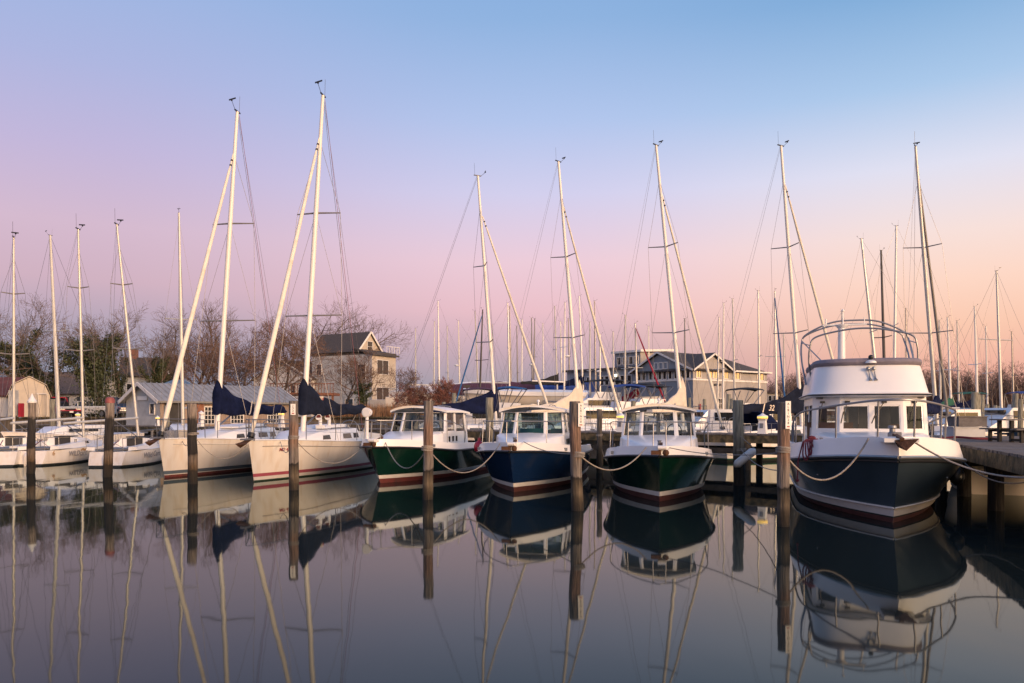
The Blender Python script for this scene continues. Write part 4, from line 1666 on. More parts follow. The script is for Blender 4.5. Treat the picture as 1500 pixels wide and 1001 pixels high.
# small keelboats: sterns towards the viewer's left
def small_keelboat(label, stern_px, bow_px, d0, d1, mast_px, mast_top, letters, boom_end, fb=(.80, .64, .57)):
    s = P(stern_px, HOR, d0)
    e = P(bow_px, HOR, d1)
    v = V((s.x - e.x, s.y - e.y, 0))
    L = v.length
    b = Boat('keelboat', label, (e.x, e.y), (v.x, v.y), 'small white keelboats moored stern out at the left')
    t = b.t
    B = 2.35
    h = keel_hull(b, L, B, fb, [(-.3, 0), (-.05, 0), (.07, 1), (.2, 1)], [MT['antifoul_dark'], MT['gelcoat']], rake=.45, stern=.56, stern_rake=-.3)
    secs = [(1.9, .2, fb[1] + .02, .05), (2.3, .45, fb[1] + .01, .2), (3.0, .62, fb[1], .32), (L * .6, .68, fb[1], .36)]
    c, at = coachroof(b, h, secs, [(3.0, 3.75, .3, .62)])
    yk = L * .6
    for q in (-1, 1):
        mb = MB()
        mb.rings([[V((q * .95, y, fb[1] - .02)), V((q * .9, y, fb[1] + hh)), V((q * .62, y, fb[1] + hh)), V((q * .6, y, fb[1] - .05))] for y, hh in ((yk, .22), (yk + .9, .17), (L - .35, .1))], True, True, True)
        mb.build('cockpit_coaming', MT['gelcoat_clean'], t)
    mb = MB()
    mb.box((0, (yk + L) / 2, fb[1] + .01), (1.15, L - yk - .5, .03))
    mb.build('cockpit_sole', MT['interior_grey'], t)
    # rudder and tiller on the transom
    mb = MB()
    mb.rings([[V((-.035, L - .02 - .2 * 0, z)), V((.035, L - .02, z)), V((.03, L + w, z)), V((-.03, L + w, z))] for z, w in ((-.3, .30), (.1, .36), (.38, .34), (.52, .2))], True, True, True)
    r = mb.build('rudder', MT['gelcoat'], t)
    mb = MB()
    mb.tube([(0, L + .06, .60), (0, L - 1.0, .98)], .022, 6)
    mb.build('tiller', MT['varnish'], r)
    for s_ in (-1, 1):
        mb = MB()
        mb.tube([(s_ * .62, L - 1.05, fb[2]), (s_ * .60, L - 1.05, fb[2] + .5), (s_ * .46, L - .2, fb[2] + .5), (s_ * .48, L - .2, fb[2])], .014, 5)
        mb.build('pushpit', MT['stainless'], t)
        mb = MB()
        mb.lathe([(.06, 0), (.045, .05), (.06, .12)], (s_ * .74, yk + .5, fb[1] + .2), 8)
        mb.build('winch', MT['stainless'], t)
    lifelines(b, h, .9, L - 2.4, .5, 3, pulpit=True)
    # mast
    my = L * .415
    dm = b.wld((0, my, 0)).y
    bx = b.loc(P(mast_px, 640, dm)).x
    base = V((max(-.3, min(.3, bx)), my, fb[1] + .3))
    top = b.loc(P(mast_top[0], mast_top[1], dm))
    top.y = my + .25
    top = b.loc(P(mast_top[0], mast_top[1], b.wld((top.x, my + .25, 0)).y))
    m = rig(b, base, top, MT['mast_alloy'], .058, .04, spr=((.42, .62, .2), (.72, .45, .15)), fore=(V((0, .1, fb[0])), base.lerp(top, .88)), back=V((0, L - .1, fb[2])), chain=.9, hw=.98, deckz=fb[1], gear=True, wire_r=.006)
    mb = MB()
    zb = fb[1] + 1.20
    e = V((base.x - boom_end, my + 3.0, zb - .20))
    mb.tube([(base.x, my + .08, zb), e], .05, 8)
    o = mb.build('boom', MT['mast_alloy'], t)
    mb = MB()
    mb.tube([(base.x, my + .08, fb[1] + .38), V((base.x, my + .08, zb)).lerp(e, .35)], .022, 6)
    mb.build('vang', MT['stainless'], o)
    mb = MB()
    mb.tube([e - V((0, .4, 0)), (0, L - 1.6, fb[1])], .01, 4)
    mb.build('mainsheet', MT['rope_grey'], o)
    if letters:
        for i_, (txt, sz, y, z, mt_) in enumerate(letters):
            q = y / L
            p = h.pt(q, z, 1)
            p2 = h.pt(q + .04, z, 1)
            up = h.pt(q, z + .1, 1) - h.pt(q, z - .1, 1)
            ax = p - p2          # starboard side seen bow right: text runs from stern to bow
            p_, side = p, 1
            sgn = 1
            # the side that faces the viewer
            n = ax.cross(up)
            wn = b.X * n.x + b.A * n.y
            if wn.y > 0:
                p = h.pt(q, z, -1)
                p2 = h.pt(q + .04, z, -1)
                up = h.pt(q, z + .1, -1) - h.pt(q, z - .1, -1)
                ax = p - p2
                sgn = -1
            n = ax.cross(up)
            lettering(txt, sz, frame_m(ax, up - ax * (up.dot(ax) / ax.dot(ax)), p + V((sgn * .05, 0, 0))), MT[mt_], t, shear=.2, name='hull_lettering')
    return b, h


def pier_sloop(label, base_px, base_d, top_px, roll_hi, roll_px, cover, cover_len, cover_h, mast_mat='mast_white', ab=(-.70, -.714), stripe='boot_green', text=False, dodger=None, roll_mat=None, cover_drop=0.0, wood=False):
    """yacht lying beyond the pier with its stern towards it"""
    n = math.hypot(*ab)
    A = V((ab[0] / n, ab[1] / n, 0))
    mastp = P(base_px, HOR, base_d)
    my = 3.75
    org = mastp - A * my
    b = Boat('sailing_yacht', label, (org.x, org.y), ab)
    t = b.t
    L, B = 9.9, 3.3
    h = keel_hull(b, L, B, (1.2, 1.02, .98), [(-.3, 0), (-.05, 0), (.10, 2), (.15, 1), (.3, 1)], [MT['antifoul_dark'], MT['gelcoat'], MT[stripe]])
    secs = [(2.3, .30, 1.07, .06), (2.9, .62, 1.05, .22), (3.6, .86, 1.03, .36), (4.6, 1.0, 1.02, .42), (6.0, 1.04, 1.01, .44), (6.7, 1.02, 1.0, .46)]
    c, at = coachroof(b, h, secs, [(3.55, 4.05, .28, .66), (5.0, 5.75, .26, .66), (5.95, 6.5, .26, .66)])
    for s in (-1, 1):
        mb = MB()
        mb.rings([[V((s * 1.0, y, 1.0)), V((s * 1.0, y, 1.0 + hh)), V((s * .8, y, 1.0 + hh)), V((s * .78, y, .95))] for y, hh in ((6.7, .36), (7.6, .3), (9.0, .22), (9.4, .1))], True, True, True)
        mb.build('cockpit_coaming', MT['gelcoat_clean'], t)
    lifelines(b, h, 2.0, 8.9, n=5)
    mb = MB()
    pts = []
    for s, seq in ((-1, (8.6, 9.6)), (1, (9.6, 8.6))):
        for y in seq:
            p = h.pt(min(.99, y / L), h.zr(1), s) - V((s * .08, 0, 0))
            mb.tube([p, p + V((0, 0, .62))], .016, 5)
            pts.append(p + V((0, 0, .62)))
    mb.tube(pts, .016, 5)
    mb.tube([p - V((0, 0, .3)) for p in pts], .011, 5)
    mb.build('pushpit', MT['stainless'], t)
    mb = MB()
    R_ = .42
    mb.tube([(R_ * math.cos(k * .5236), 8.2, 1.45 + R_ * math.sin(k * .5236)) for k in range(13)], .016, 6)
    mb.tube([(0, 8.15, .95), (0, 8.15, 1.45)], .06, 6)
    mb.build('steering_wheel', MT['stainless'], t)
    base = V((0, my, 1.4))
    top = b.loc(P(top_px[0], top_px[1], base_d - .8))
    f = (640 - roll_hi[1]) / (640 - top_px[1])
    rh = base.lerp(top, min(.93, f)) + V((0, -.09, 0))
    m = rig(b, base, top, MT[mast_mat], .088, .055, spr=((.34, 1.0, .32), (.645, .8, .25)), roll=(V((0, .18, 1.35)), rh), roll_r=.072, roll_mat=roll_mat, back=V((0, 9.7, 1.0)), chain=.88, hw=1.28, deckz=1.05)
    zb = 2.15
    mb = MB()
    mb.tube([(0, my + .1, zb), (0, my + cover_len, zb - cover_drop)], .065, 8)
    boom = mb.build('boom', MT['mast_white'], t)
    sl = ((top.x - base.x) / (top.z - base.z), (top.y - base.y) / (top.z - base.z))
    cv = sail_cover(boom, cover, my - .15, zb - .1, my + cover_len + .1, zb - .1 - cover_drop, cover_h, .42, .23, seed=int(base_px), conc=2.8, slope=sl)
    if text:
        ax, up = V((0, -1, 0)), V((0, 0, 1))
        zt = zb + .02 - cover_drop * .5
        lettering('J', .52, frame_m(ax, up, (-.30, my + 2.95, zt + .10)), MT['ink_cream'], cv, shear=.3)
        lettering('32', .36, frame_m(ax, up, (-.30, my + 2.42, zt + .10)), MT['ink_cream'], cv, shear=.3)
    if dodger:
        mb = MB()
        R = []
        for y, hw, hh in ((6.2, .9, .15), (6.5, .95, .55), (7.2, .95, .72), (7.25, .93, .70)):
            R.append([V((-hw, y, 1.05)), V((-hw, y, 1.35 + hh * .5)), V((-hw * .6, y, 1.4 + hh)), V((hw * .6, y, 1.4 + hh)), V((hw, y, 1.35 + hh * .5)), V((hw, y, 1.05))])
        mb.rings(R[::-1], False)
        mb.build('sprayhood', MT[dodger], t)
    return b, h


def rope(name, label, a, b, sag, r=.018, material='rope_cream', wraps=None, cat='rope', via=None):
    r *= .8
    mb = MB()
    pts = sag_line(a, b, sag, 18)
    if via:
        pts = sag_line(a, via, sag, 12)[:-1] + sag_line(via, b, sag * .3, 8)
    mb.tube(pts, r, 7)
    if wraps:
        c, rad, z, n = wraps
        for k in range(n):
            mb.tube([(c.x + (rad + .012) * math.cos(q * .3927), c.y + (rad + .012) * math.sin(q * .3927), z + (k - n / 2) * r * 1.9 + .012 * math.sin(q * .39 + k)) for q in range(17)], r, 6)
    o = mb.build(name, MT[material], smooth=60)
    tag(o, label, cat)
    return o


# ------------------------------------------------------------------ buildings
LAND = 1.7


class Bld:
    """rectangular block: corner O, along-face unit u (length L), depth unit w (depth D)"""
    def __init__(s, name, label, O, u, L, D, w=None, cat='building'):
        s.O = V((O[0], O[1], 0))
        s.u = V((u[0], u[1], 0)).normalized()
        s.w = V((w[0], w[1], 0)).normalized() if w else V((-s.u.y, s.u.x, 0))
        s.L, s.D = L, D
        s.t = thing(name, label, cat, (s.O.x, s.O.y, LAND))

    def p(s, a, b, z):
        """local point (relative to the thing): a along u, b along w, absolute height z"""
        q = s.u * a + s.w * b
        return V((q.x, q.y, z - LAND))


def facade(parent, A, u, length, zb, zt, mat_, name='wall', gable=None):
    pass


def block(b, a0, a1, b0, b1, zb, ze, wallmat, roof, zr=None, ridge='u', over=.3, rmat=None, mats2=None, trim=True, name='wall', rth=.14):
    """walls (per-face materials allowed: front u-face, right, back, left) and a roof"""
    c = [(a0, b0), (a1, b0), (a1, b1), (a0, b1)]
    wm = mats2 or [wallmat] * 4
    am, bm = (a0 + a1) / 2, (b0 + b1) / 2
    out = None
    for i in range(4):
        mb = MB()
        (x0, y0), (x1, y1) = c[i], c[(i + 1) % 4]
        pts = [b.p(x0, y0, zb), b.p(x1, y1, zb), b.p(x1, y1, ze)]
        if roof == 'gable' and ((ridge == 'u' and i in (1, 3)) or (ridge == 'w' and i in (0, 2))):
            pts.append(b.p((x0 + x1) / 2, (y0 + y1) / 2, zr))
        pts.append(b.p(x0, y0, ze))
        mb.poly(pts)
        out = mb.build(name, wm[i], b.t, smooth=0)
    mb = MB()
    if roof == 'gable':
        def slab(p, q, r_, s_):
            n = (q - p).cross(s_ - p).normalized()
            if n.z < 0:
                n = -n
            lo = [p, q, r_, s_]
            hi = [x + n * rth for x in lo]
            mb.rings([lo, hi], True, True, True)
        if ridge == 'u':
            k = (zr - ze) / (bm - b0)
            slab(b.p(a0 - over, b0 - over, ze - over * k), b.p(a1 + over, b0 - over, ze - over * k), b.p(a1 + over, bm, zr), b.p(a0 - over, bm, zr))
            slab(b.p(a0 - over, b1 + over, ze - over * k), b.p(a1 + over, b1 + over, ze - over * k), b.p(a1 + over, bm + .003, zr + .002), b.p(a0 - over, bm + .003, zr + .002))
        else:
            k = (zr - ze) / (am - a0)
            slab(b.p(a0 - over, b0 - over, ze - over * k), b.p(a0 - over, b1 + over, ze - over * k), b.p(am, b1 + over, zr), b.p(am, b0 - over, zr))
            slab(b.p(a1 + over, b0 - over, ze - over * k), b.p(a1 + over, b1 + over, ze - over * k), b.p(am + .003, b1 + over, zr + .002), b.p(am + .003, b0 - over, zr + .002))
    elif roof == 'flat':
        mb.rings([[b.p(a0 - over, b0 - over, ze), b.p(a1 + over, b0 - over, ze), b.p(a1 + over, b1 + over, ze + (zr or 0)), b.p(a0 - over, b1 + over, ze + (zr or 0))],
                  [b.p(a0 - over, b0 - over, ze + .22), b.p(a1 + over, b0 - over, ze + .22), b.p(a1 + over, b1 + over, ze + .22 + (zr or 0)), b.p(a0 - over, b1 + over, ze + .22 + (zr or 0))]], True, True, True)
    elif roof == 'hip':
        h = min(a1 - a0, b1 - b0) / 2
        k = (zr - ze) / h
        e = [b.p(a0 - over, b0 - over, ze - over * k * .5), b.p(a1 + over, b0 - over, ze - over * k * .5), b.p(a1 + over, b1 + over, ze - over * k * .5), b.p(a0 - over, b1 + over, ze - over * k * .5)]
        if (a1 - a0) >= (b1 - b0):
            r0, r1 = b.p(a0 + h, bm, zr), b.p(a1 - h, bm, zr)
            mb.poly([e[0], e[1], r1, r0])
            mb.poly([e[2], e[3], r0, r1])
            mb.poly([e[1], e[2], r1])
            mb.poly([e[3], e[0], r0])
        else:
            r0, r1 = b.p(am, b0 + h, zr), b.p(am, b1 - h, zr)
            mb.poly([e[1], e[2], r1, r0])
            mb.poly([e[3], e[0], r0, r1])
            mb.poly([e[0], e[1], r0])
            mb.poly([e[2], e[3], r1])
        mb.poly([x - V((0, 0, .06)) for x in e[::-1]])
    r = mb.build('roof', rmat or MT['shingle'], b.t, smooth=0)
    if trim and roof == 'gable':
        if ridge == 'u':
            k = (zr - ze) / (bm - b0)
            for aa in (a0 - over - .02, a1 + over + .02):
                m2 = MB()
                m2.beam(b.p(aa, b0 - over, ze - over * k + rth * .4), b.p(aa, bm, zr + rth * .4), .05, .22)
                m2.beam(b.p(aa, b1 + over, ze - over * k + rth * .4), b.p(aa, bm, zr + rth * .4), .05, .22)
                m2.build('fascia', MT['trim_white'], r, smooth=0)
        else:
            k = (zr - ze) / (am - a0)
            for bb in (b0 - over - .02, b1 + over + .02):
                m2 = MB()
                m2.beam(b.p(a0 - over, bb, ze - over * k + rth * .4), b.p(am, bb, zr + rth * .4), .05, .22)
                m2.beam(b.p(a1 + over, bb, ze - over * k + rth * .4), b.p(am, bb, zr + rth * .4), .05, .22)
                m2.build('fascia', MT['trim_white'], r, smooth=0)
    return r


def window(b, face, a, z, w, h, at=0.0, cols=2, rows=2, frame='trim_white', glass='window_dark', fw=.07, flip=False):
    """face 'u': on the wall along u at depth 'at'; face 'w': on the wall along w at offset 'at' (positive side outwards)"""
    if face == 'u':
        o, d, n = b.p(a, at, z), b.u, -b.w
    else:
        o, d, n = b.p(at, a, z), b.w, (b.u if at > 0.01 and not flip else -b.u)
    Z = V((0, 0, 1))
    n = n * .04
    mb = MB()
    for z0 in (0, h):
        mb.beam(o + n + Z * z0 - d * (w / 2 + fw / 2), o + n + Z * z0 + d * (w / 2 + fw / 2), .06, fw)
    for x in [-w / 2, w / 2]:
        mb.beam(o + n + d * x, o + n + d * x + Z * h, .06, fw, d)
    for k in range(1, cols):
        x = -w / 2 + w * k / cols
        mb.beam(o + n + d * x, o + n + d * x + Z * h, .04, fw * .55, d)
    for k in range(1, rows):
        mb.beam(o + n + Z * (h * k / rows) - d * w / 2, o + n + Z * (h * k / rows) + d * w / 2, .04, fw * .5)
    f = mb.build('window', MT[frame], b.t, smooth=0)
    mb = MB()
    q = [o + n * .5 - d * w / 2, o + n * .5 + d * w / 2, o + n * .5 + d * w / 2 + Z * h, o + n * .5 - d * w / 2 + Z * h]
    mb.poly(q)
    mb.build('pane', MT[glass], f, smooth=0)
    return f


def make_buildings():
    # marina building: left side's blue-grey holds shade, right side's tan holds warm light
    b = Bld('marina_building', 'large marina building with dark roof, blue grey shaded left side and tan sunlit right side', (16.6, 72), (.8, .6), 11.2, 7.6)
    zb, ze = LAND, 6.15
    S_, Tn = MT['siding_blue_shade'], MT['siding_tan_lit']
    block(b, 0, 11.2, 0, 7.6, zb, ze, Tn, 'hip', 8.0, mats2=[Tn, Tn, S_, S_], over=.35)
    # right facing gable
    gb = MB()
    gb.poly([b.p(0, -.03, ze - .1), b.p(5.4, -.03, ze - .1), b.p(5.4, -.03, ze), b.p(2.7, -.03, 7.5), b.p(0, -.03, ze)])
    gb.build('gable', Tn, b.t, smooth=0)
    gb = MB()
    for s_ in (0, 1):
        e = b.p(-.3 if s_ == 0 else 5.7, -.35, ze - .16)
        r_ = b.p(2.7, -.35, 7.62)
        e2, r2 = b.p(-.3 if s_ == 0 else 5.7, 3.8, ze - .16), b.p(2.7, 3.8, 7.62)
        q = [e, r_, r2, e2]
        gb.rings([q, [x + V((0, 0, .15)) for x in q]], True, True, True)
    gr = gb.build('gable_roof', MT['shingle'], b.t, smooth=0)
    for a_, c_, w_ in ((b.p(-.3, -.37, ze - .12), b.p(2.7, -.37, 7.66), .15), (b.p(5.7, -.37, ze - .12), b.p(2.7, -.37, 7.66), .15), (b.p(5.75, -.38, ze - .02), b.p(11.5, -.38, ze - .02), .15)):
        gb = MB()
        gb.beam(a_, c_, .05, w_)
        gb.build('fascia', MT['trim_white'], gr, smooth=0)
    # left facing gable
    gb = MB()
    gb.poly([b.p(-.03, 7.6, ze - .1), b.p(-.03, 0, ze - .1), b.p(-.03, 0, ze), b.p(-.03, 4.1, 7.75), b.p(-.03, 7.6, ze)])
    gb.build('gable', S_, b.t, smooth=0)
    gb = MB()
    for e0 in (-.25, 7.9):
        e, r_ = b.p(-.35, e0, ze - .16), b.p(-.35, 4.1, 7.88)
        e2, r2 = b.p(5, e0, ze - .16), b.p(5, 4.1, 7.88)
        q = [e, r_, r2, e2]
        gb.rings([q, [x + V((0, 0, .15)) for x in q]], True, True, True)
    gr = gb.build('gable_roof', MT['shingle'], b.t, smooth=0)
    gb = MB()
    gb.beam(b.p(-.37, -.25, ze - .10), b.p(-.37, 4.1, 7.92), .05, .16)
    gb.beam(b.p(-.37, 7.9, ze - .10), b.p(-.37, 4.1, 7.92), .05, .16)
    gb.build('fascia', MT['trim_white'], gr, smooth=0)
    gb = MB()
    gb.beam(b.p(-.04, -.04, 5.2), b.p(11.24, -.04, 5.2), .06, .16)
    gb.beam(b.p(-.04, -.04, 5.2), b.p(-.04, 7.6, 5.2), .06, .16)
    gb.build('band_course', MT['trim_white'], b.t, smooth=0)
    for a in (.75, 2.35, 3.15, 4.75, 6.3, 10.1):
        window(b, 'u', a, 5.36, .70 if a < 6 else 1.1, .78, 0, 2, 1, glass='window_sunset')
    window(b, 'u', 3.9, 2.0, 1.0, 1.5, 0, 2, 3)
    for a in (.55, 1.15, 2.0, 2.7, 3.4, 4.0, 4.65, 5.2, 6.1, 6.7):
        window(b, 'w', a, 5.32, .42, .82, 0, 1, 1)
    for a in (3.3, 3.9, 4.5):
        window(b, 'w', a, 6.32, .45, .62, 0, 1, 1)
    # lower west wing and its tower room
    b2 = Bld('marina_wing', 'long flat roofed shaded blue grey wing with a boxy tower room left of the marina building', P(929, 600, 78.5)[:2], (-.66, .75), 9.4, 4.0, w=(.75, .66))
    block(b2, 0, 9.4, 0, 5, LAND, 6.55, S_, 'flat', .25, over=.35, rmat=MT['shingle'], mats2=[S_, S_, S_, Tn])
    block(b2, .2, 3.6, 1.2, 6.2, 6.8, 8.3, S_, 'flat', .35, over=.3, rmat=MT['trim_white'], mats2=[S_, S_, S_, Tn])
    for a in (.6, 1.5, 2.2, 3.6, 4.3, 6.2, 7.0):
        window(b2, 'u', a, 5.0, .55, .95, 0, 1, 1)
    for a in (2.0, 2.8, 5.0, 5.9, 7.4):
        window(b2, 'u', a, 2.9, .55, 1.1, 0, 1, 1)
    for a in (.7, 1.4, 2.2, 3.0):
        window(b2, 'u', a, 7.1, .55, .8, 1.2, 1, 1)
    mb = MB()
    mb.ball(b2.p(2.3, -.15, 5.95), .14, 8, 6)
    mb.build('wall_lamp', MT['lamp_white'], b2.t)
    # three storey grey house
    b = Bld('grey_house', 'three storey pale grey house with steep shingle roof and cream lit gable end', (-16.95, 95), (-.87, .5), 9.8, 4.6, w=(.5, .87))
    G_, Cr = MT['siding_grey'], MT['siding_cream']
    block(b, 0, 9.8, 0, 4.6, LAND, 9.3, G_, 'flat', .1, over=.02, trim=False, mats2=[G_, Cr, G_, Cr], rmat=MT['shingle'])
    # attic storey set back, its ridge running along u
    block(b, 2.3, 9.9, .1, 4.4, 9.4, 9.9, G_, 'gable', 12.2, ridge='u', over=.3, mats2=[G_, G_, G_, Cr])
    mb = MB()
    q = [b.p(-.35, -.3, 9.15), b.p(2.8, -.3, 10.0), b.p(2.8, 4.9, 10.0), b.p(-.35, 4.9, 9.15)]
    mb.rings([q, [x + V((0, 0, .18)) for x in q]], True, True, True)
    mb.build('porch_roof', MT['shingle'], b.t, smooth=0)
    mb = MB()
    for k in range(6):
        mb.beam(b.p(-.2, 2.6 + k * .5, 9.6), b.p(-.2, 2.6 + k * .5, 10.4), .05, .05)
    mb.beam(b.p(-.2, 2.6, 10.4), b.p(-.2, 5.1, 10.4), .06, .06)
    mb.build('roof_railing', MT['trim_white'], b.t, smooth=0)

    def wwin(a, z, w, h, at):
        f = window(b, 'w', a, z, w, h, at, 2, 1)
        return f
    for a, z, w, h in ((2.0, 6.9, 2.2, 1.75), (2.0, 3.0, 2.4, 2.3)):
        wwin(a, z, w, h, -.001)
    window(b, 'w', 2.3, 9.75, 1.0, 1.35, 2.29, 1, 2, flip=True)
    for a, z, w, h in ((8.6, 6.9, .9, 1.4), (1.6, 6.2, 1.3, 1.9), (1.2, 2.6, 1.2, 1.6), (3.6, 2.4, 1.3, 1.5)):
        window(b, 'u', a, z, w, h, 0, 1, 2)
    # low white neighbour with a red-brown deck
    w2 = Bld('white_cottage', 'low white cottage with a shallow roof behind the bare trees left of the grey house', P(456, 600, 99)[:2], (-.9, .42), 9.0, 6, w=(.42, .9))
    block(w2, 0, 9.5, 0, 6, LAND, 6.5, MT['siding_white'], 'gable', 8.9, ridge='w', over=.3)
    for a, z in ((1.2, 4.4), (2.9, 4.4), (5.5, 4.3)):
        window(w2, 'u', a, z, .9, 1.3, 0, 1, 2)
    d = thing('timber_deck', 'reddish brown raised timber deck with railing below the grey house', 'deck', P(458, 600, 88))
    d.location.z = LAND
    mb = MB()
    mb.box((-1.2, 1.5, 2.55), (7.2, 3, .3))
    for x in (-4.6, -1.2, 2.2):
        mb.box((x, .2, 1.2), (.22, .22, 2.4))
    mb.build('platform', MT['plank_brown'], d, smooth=0)
    mb = MB()
    for k in range(22):
        mb.box((-4.7 + k * .333, 0, 3.2), (.06, .06, 1.0))
    mb.box((-1.2, 0, 3.72), (7.2, .12, .1))
    mb.build('railing', MT['plank_brown'], d, smooth=0)
    # boathouse with the ribbed metal roof
    b = Bld('boathouse', 'low weathered boathouse with long ribbed grey metal roof and small paned windows', (-22.6, 50.4), (.6, .8), 10.4, 4.3)
    wd = MT['plank_grey']
    block(b, 0, 10.4, 0, 4.3, .75, 2.9, wd, 'gable', 3.95, ridge='u', over=.35, rmat=MT['metal_roof'], mats2=[wd, wd, wd, MT['siding_grey']])
    mb = MB()
    for k in range(28):
        a = -.3 + k * .407
        mb.beam(b.p(a, -.36, 2.9 - .17 + .15), b.p(a, 2.12, 3.95 + .17), .05, .045)
    mb.build('roof_rib', MT['metal_roof'], b.t, smooth=0)
    for a in (3.6, 5.6, 8.6):
        window(b, 'u', a, 1.35, 1.0, 1.15, 0, 4, 4, fw=.06)
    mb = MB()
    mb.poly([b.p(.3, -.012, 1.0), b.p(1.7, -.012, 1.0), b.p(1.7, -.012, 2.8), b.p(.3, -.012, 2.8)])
    mb.build('bay_shade', MT['interior_dark'], b.t, smooth=0)  # flat dark sheet standing in for the shade inside a bay
    mb = MB()
    mb.poly([b.p(1.9, -.03, 1.0), b.p(3.1, -.03, 1.0), b.p(3.1, -.03, 2.8), b.p(1.9, -.03, 2.8)])
    mb.build('plank_door', MT['plank_brown'], b.t, smooth=0)
    window(b, 'w', .9, 2.0, .6, .7, 0, 1, 1, glass='interior_dark')
    mb = MB()
    mb.beam(b.p(-.05, 2.7, 3.05), b.p(-.05, 1.5, 3.05), .05, .26)
    mb.build('name_board', MT['sign_white'], b.t, smooth=0)
    mb = MB()
    mb.rings([[b.p(-.4, -1.2, z), b.p(10.8, -1.2, z), b.p(10.8, 4.5, z), b.p(-.4, 4.5, z)] for z in (.62, .76)], True, True, True)
    pf = mb.build('platform', MT['dock_beam'], b.t, smooth=0)
    for a_ in range(5):
        for b_ in (-1.0, 4.1):
            mb = MB()
            q = b.p(a_ * 2.6, b_, 0)
            mb.tube([(q.x, q.y, -1 - LAND), (q.x, q.y, .62 - LAND)], .13, 8)
            mb.build('pile', MT['pile_wet'], b.t)
    # blue roofed building behind
    b = Bld('blue_roofed_shed', 'long building with pale blue metal roof peeking over the boathouse', P(215, 600, 66)[:2], (.95, .3), 5.8, 5)
    block(b, -.8, 5.2, 0, 5, LAND, 3.6, MT['siding_grey'], 'hip', 5.0, over=.4, rmat=MT['metal_roof_blue'])
    # grey house behind the ivy
    b = Bld('far_grey_house', 'grey house with a small brick gable half hidden by ivy covered trees', P(178, 600, 95)[:2], (.93, .37), 7.0, 6)
    block(b, 0, 6.2, 0, 6, LAND, 6.8, MT['siding_grey'], 'gable', 9.0, ridge='u', over=.35)
    block(b, 3.6, 5.6, -1.2, 2, LAND, 6.6, MT['siding_white'], 'gable', 8.0, ridge='w', over=.25, mats2=[MT['brick'], MT['siding_white'], MT['siding_white'], MT['siding_white']])
    for a in (1.0, 2.6):
        window(b, 'u', a, 4.2, .9, 1.5, 0, 1, 2)
    mb = MB()
    mb.box(b.p(1.2, 3, 9.3), (.7, .7, 1.6))
    mb.build('chimney', MT['brick'], b.t, smooth=0)
    # left edge sheds
    b = Bld('cream_shed', 'cream barn shaped storage shed with wide front door at the left', P(12, 600, 62)[:2], (.84, .54), 3.05, 3.4)
    prof = [(0, LAND - .1), (0, 3.5), (.35, 4.35), (1.42, 4.95), (2.5, 4.35), (2.85, 3.5), (2.85, LAND - .1)]
    mb = MB()
    mb.rings([[b.p(x, 0, z) for x, z in prof], [b.p(x, 3.4, z) for x, z in prof]], True, True, True)
    mb.build('wall', MT['siding_cream'], b.t, smooth=0)
    mb = MB()
    rp = [(-.12, 3.42), (.25, 4.4), (1.42, 5.06), (2.6, 4.4), (2.97, 3.42)]
    mb.rings([[b.p(x, -.12, z) for x, z in rp], [b.p(x, 3.5, z) for x, z in rp]], False)
    mb.rings([[b.p(x, -.12, z - .06) for x, z in rp], [b.p(x, 3.5, z - .06) for x, z in rp]], False)
    mb.rings([[b.p(x, -.12, z - .06) for x, z in rp], [b.p(x, -.12, z) for x, z in rp]], False)
    mb.build('roof', MT['siding_cream'], b.t, smooth=0)
    mb = MB()
    for x0, x1 in ((1.42, 2.02), (2.04, 2.64)):
        mb.box(b.p((x0 + x1) / 2, -.03, 2.75), (x1 - x0, .05, 1.75))
    dr = mb.build('door', MT['siding_cream'], b.t, smooth=0)
    mb = MB()
    for x in (1.40, 2.03, 2.66):
        mb.box(b.p(x, -.06, 2.75), (.05, .03, 1.8))
    mb.box(b.p(2.03, -.06, 3.65), (1.3, .03, .06))
    mb.build('door_trim', MT['trim_white'], dr, smooth=0)
    b = Bld('red_roofed_shed', 'white walled shed with a rusty red metal roof at the left edge', P(-22, 600, 64)[:2], (1, .1), 2.5, 4)
    block(b, -2.0, 2.4, 0, 4, LAND, 3.6, MT['siding_white'], 'gable', 5.0, ridge='u', over=.25, rmat=MT['metal_roof_red'])
    b = Bld('long_brown_building', 'long low building with brown shingle roof behind the cream shed', P(20, 600, 92)[:2], (1, -.03), 9.4, 6)
    block(b, 0, 10, 0, 6, LAND, 4.6, MT['siding_white'], 'gable', 7.0, ridge='u', over=.4, rmat=MT['shingle_brown'])
    for a in (6.2, 8.0):
        window(b, 'u', a, 2.9, 1.0, 1.2, 0, 2, 1)
    # houses beyond the right side of the marina building
    b = Bld('far_yellow_house', 'small sunlit cream house far behind the lettered boom cover', P(1124, 600, 190)[:2], (.9, .4), 7, 7)
    block(b, 0, 6.5, 0, 6, LAND, 7.0, MT['siding_cream'], 'flat', .1, over=.3)
    for a in (.8, 2.2, 3.8, 5.2):
        for z in (3, 5.2):
            window(b, 'u', a, z, .9, 1.3, 0, 1, 1, fw=.12)
    b = Bld('far_balcony_house', 'far white house with a deck railing beside the cream far house', P(1148, 600, 200)[:2], (.95, .3), 7, 7)
    block(b, 0, 6.2, 0, 6, LAND, 5.6, MT['siding_white'], 'flat', .1, over=.3)
    for a in (1, 2.6, 4.4):
        window(b, 'u', a, 3.4, 1.0, 1.4, 0, 1, 1, fw=.12)


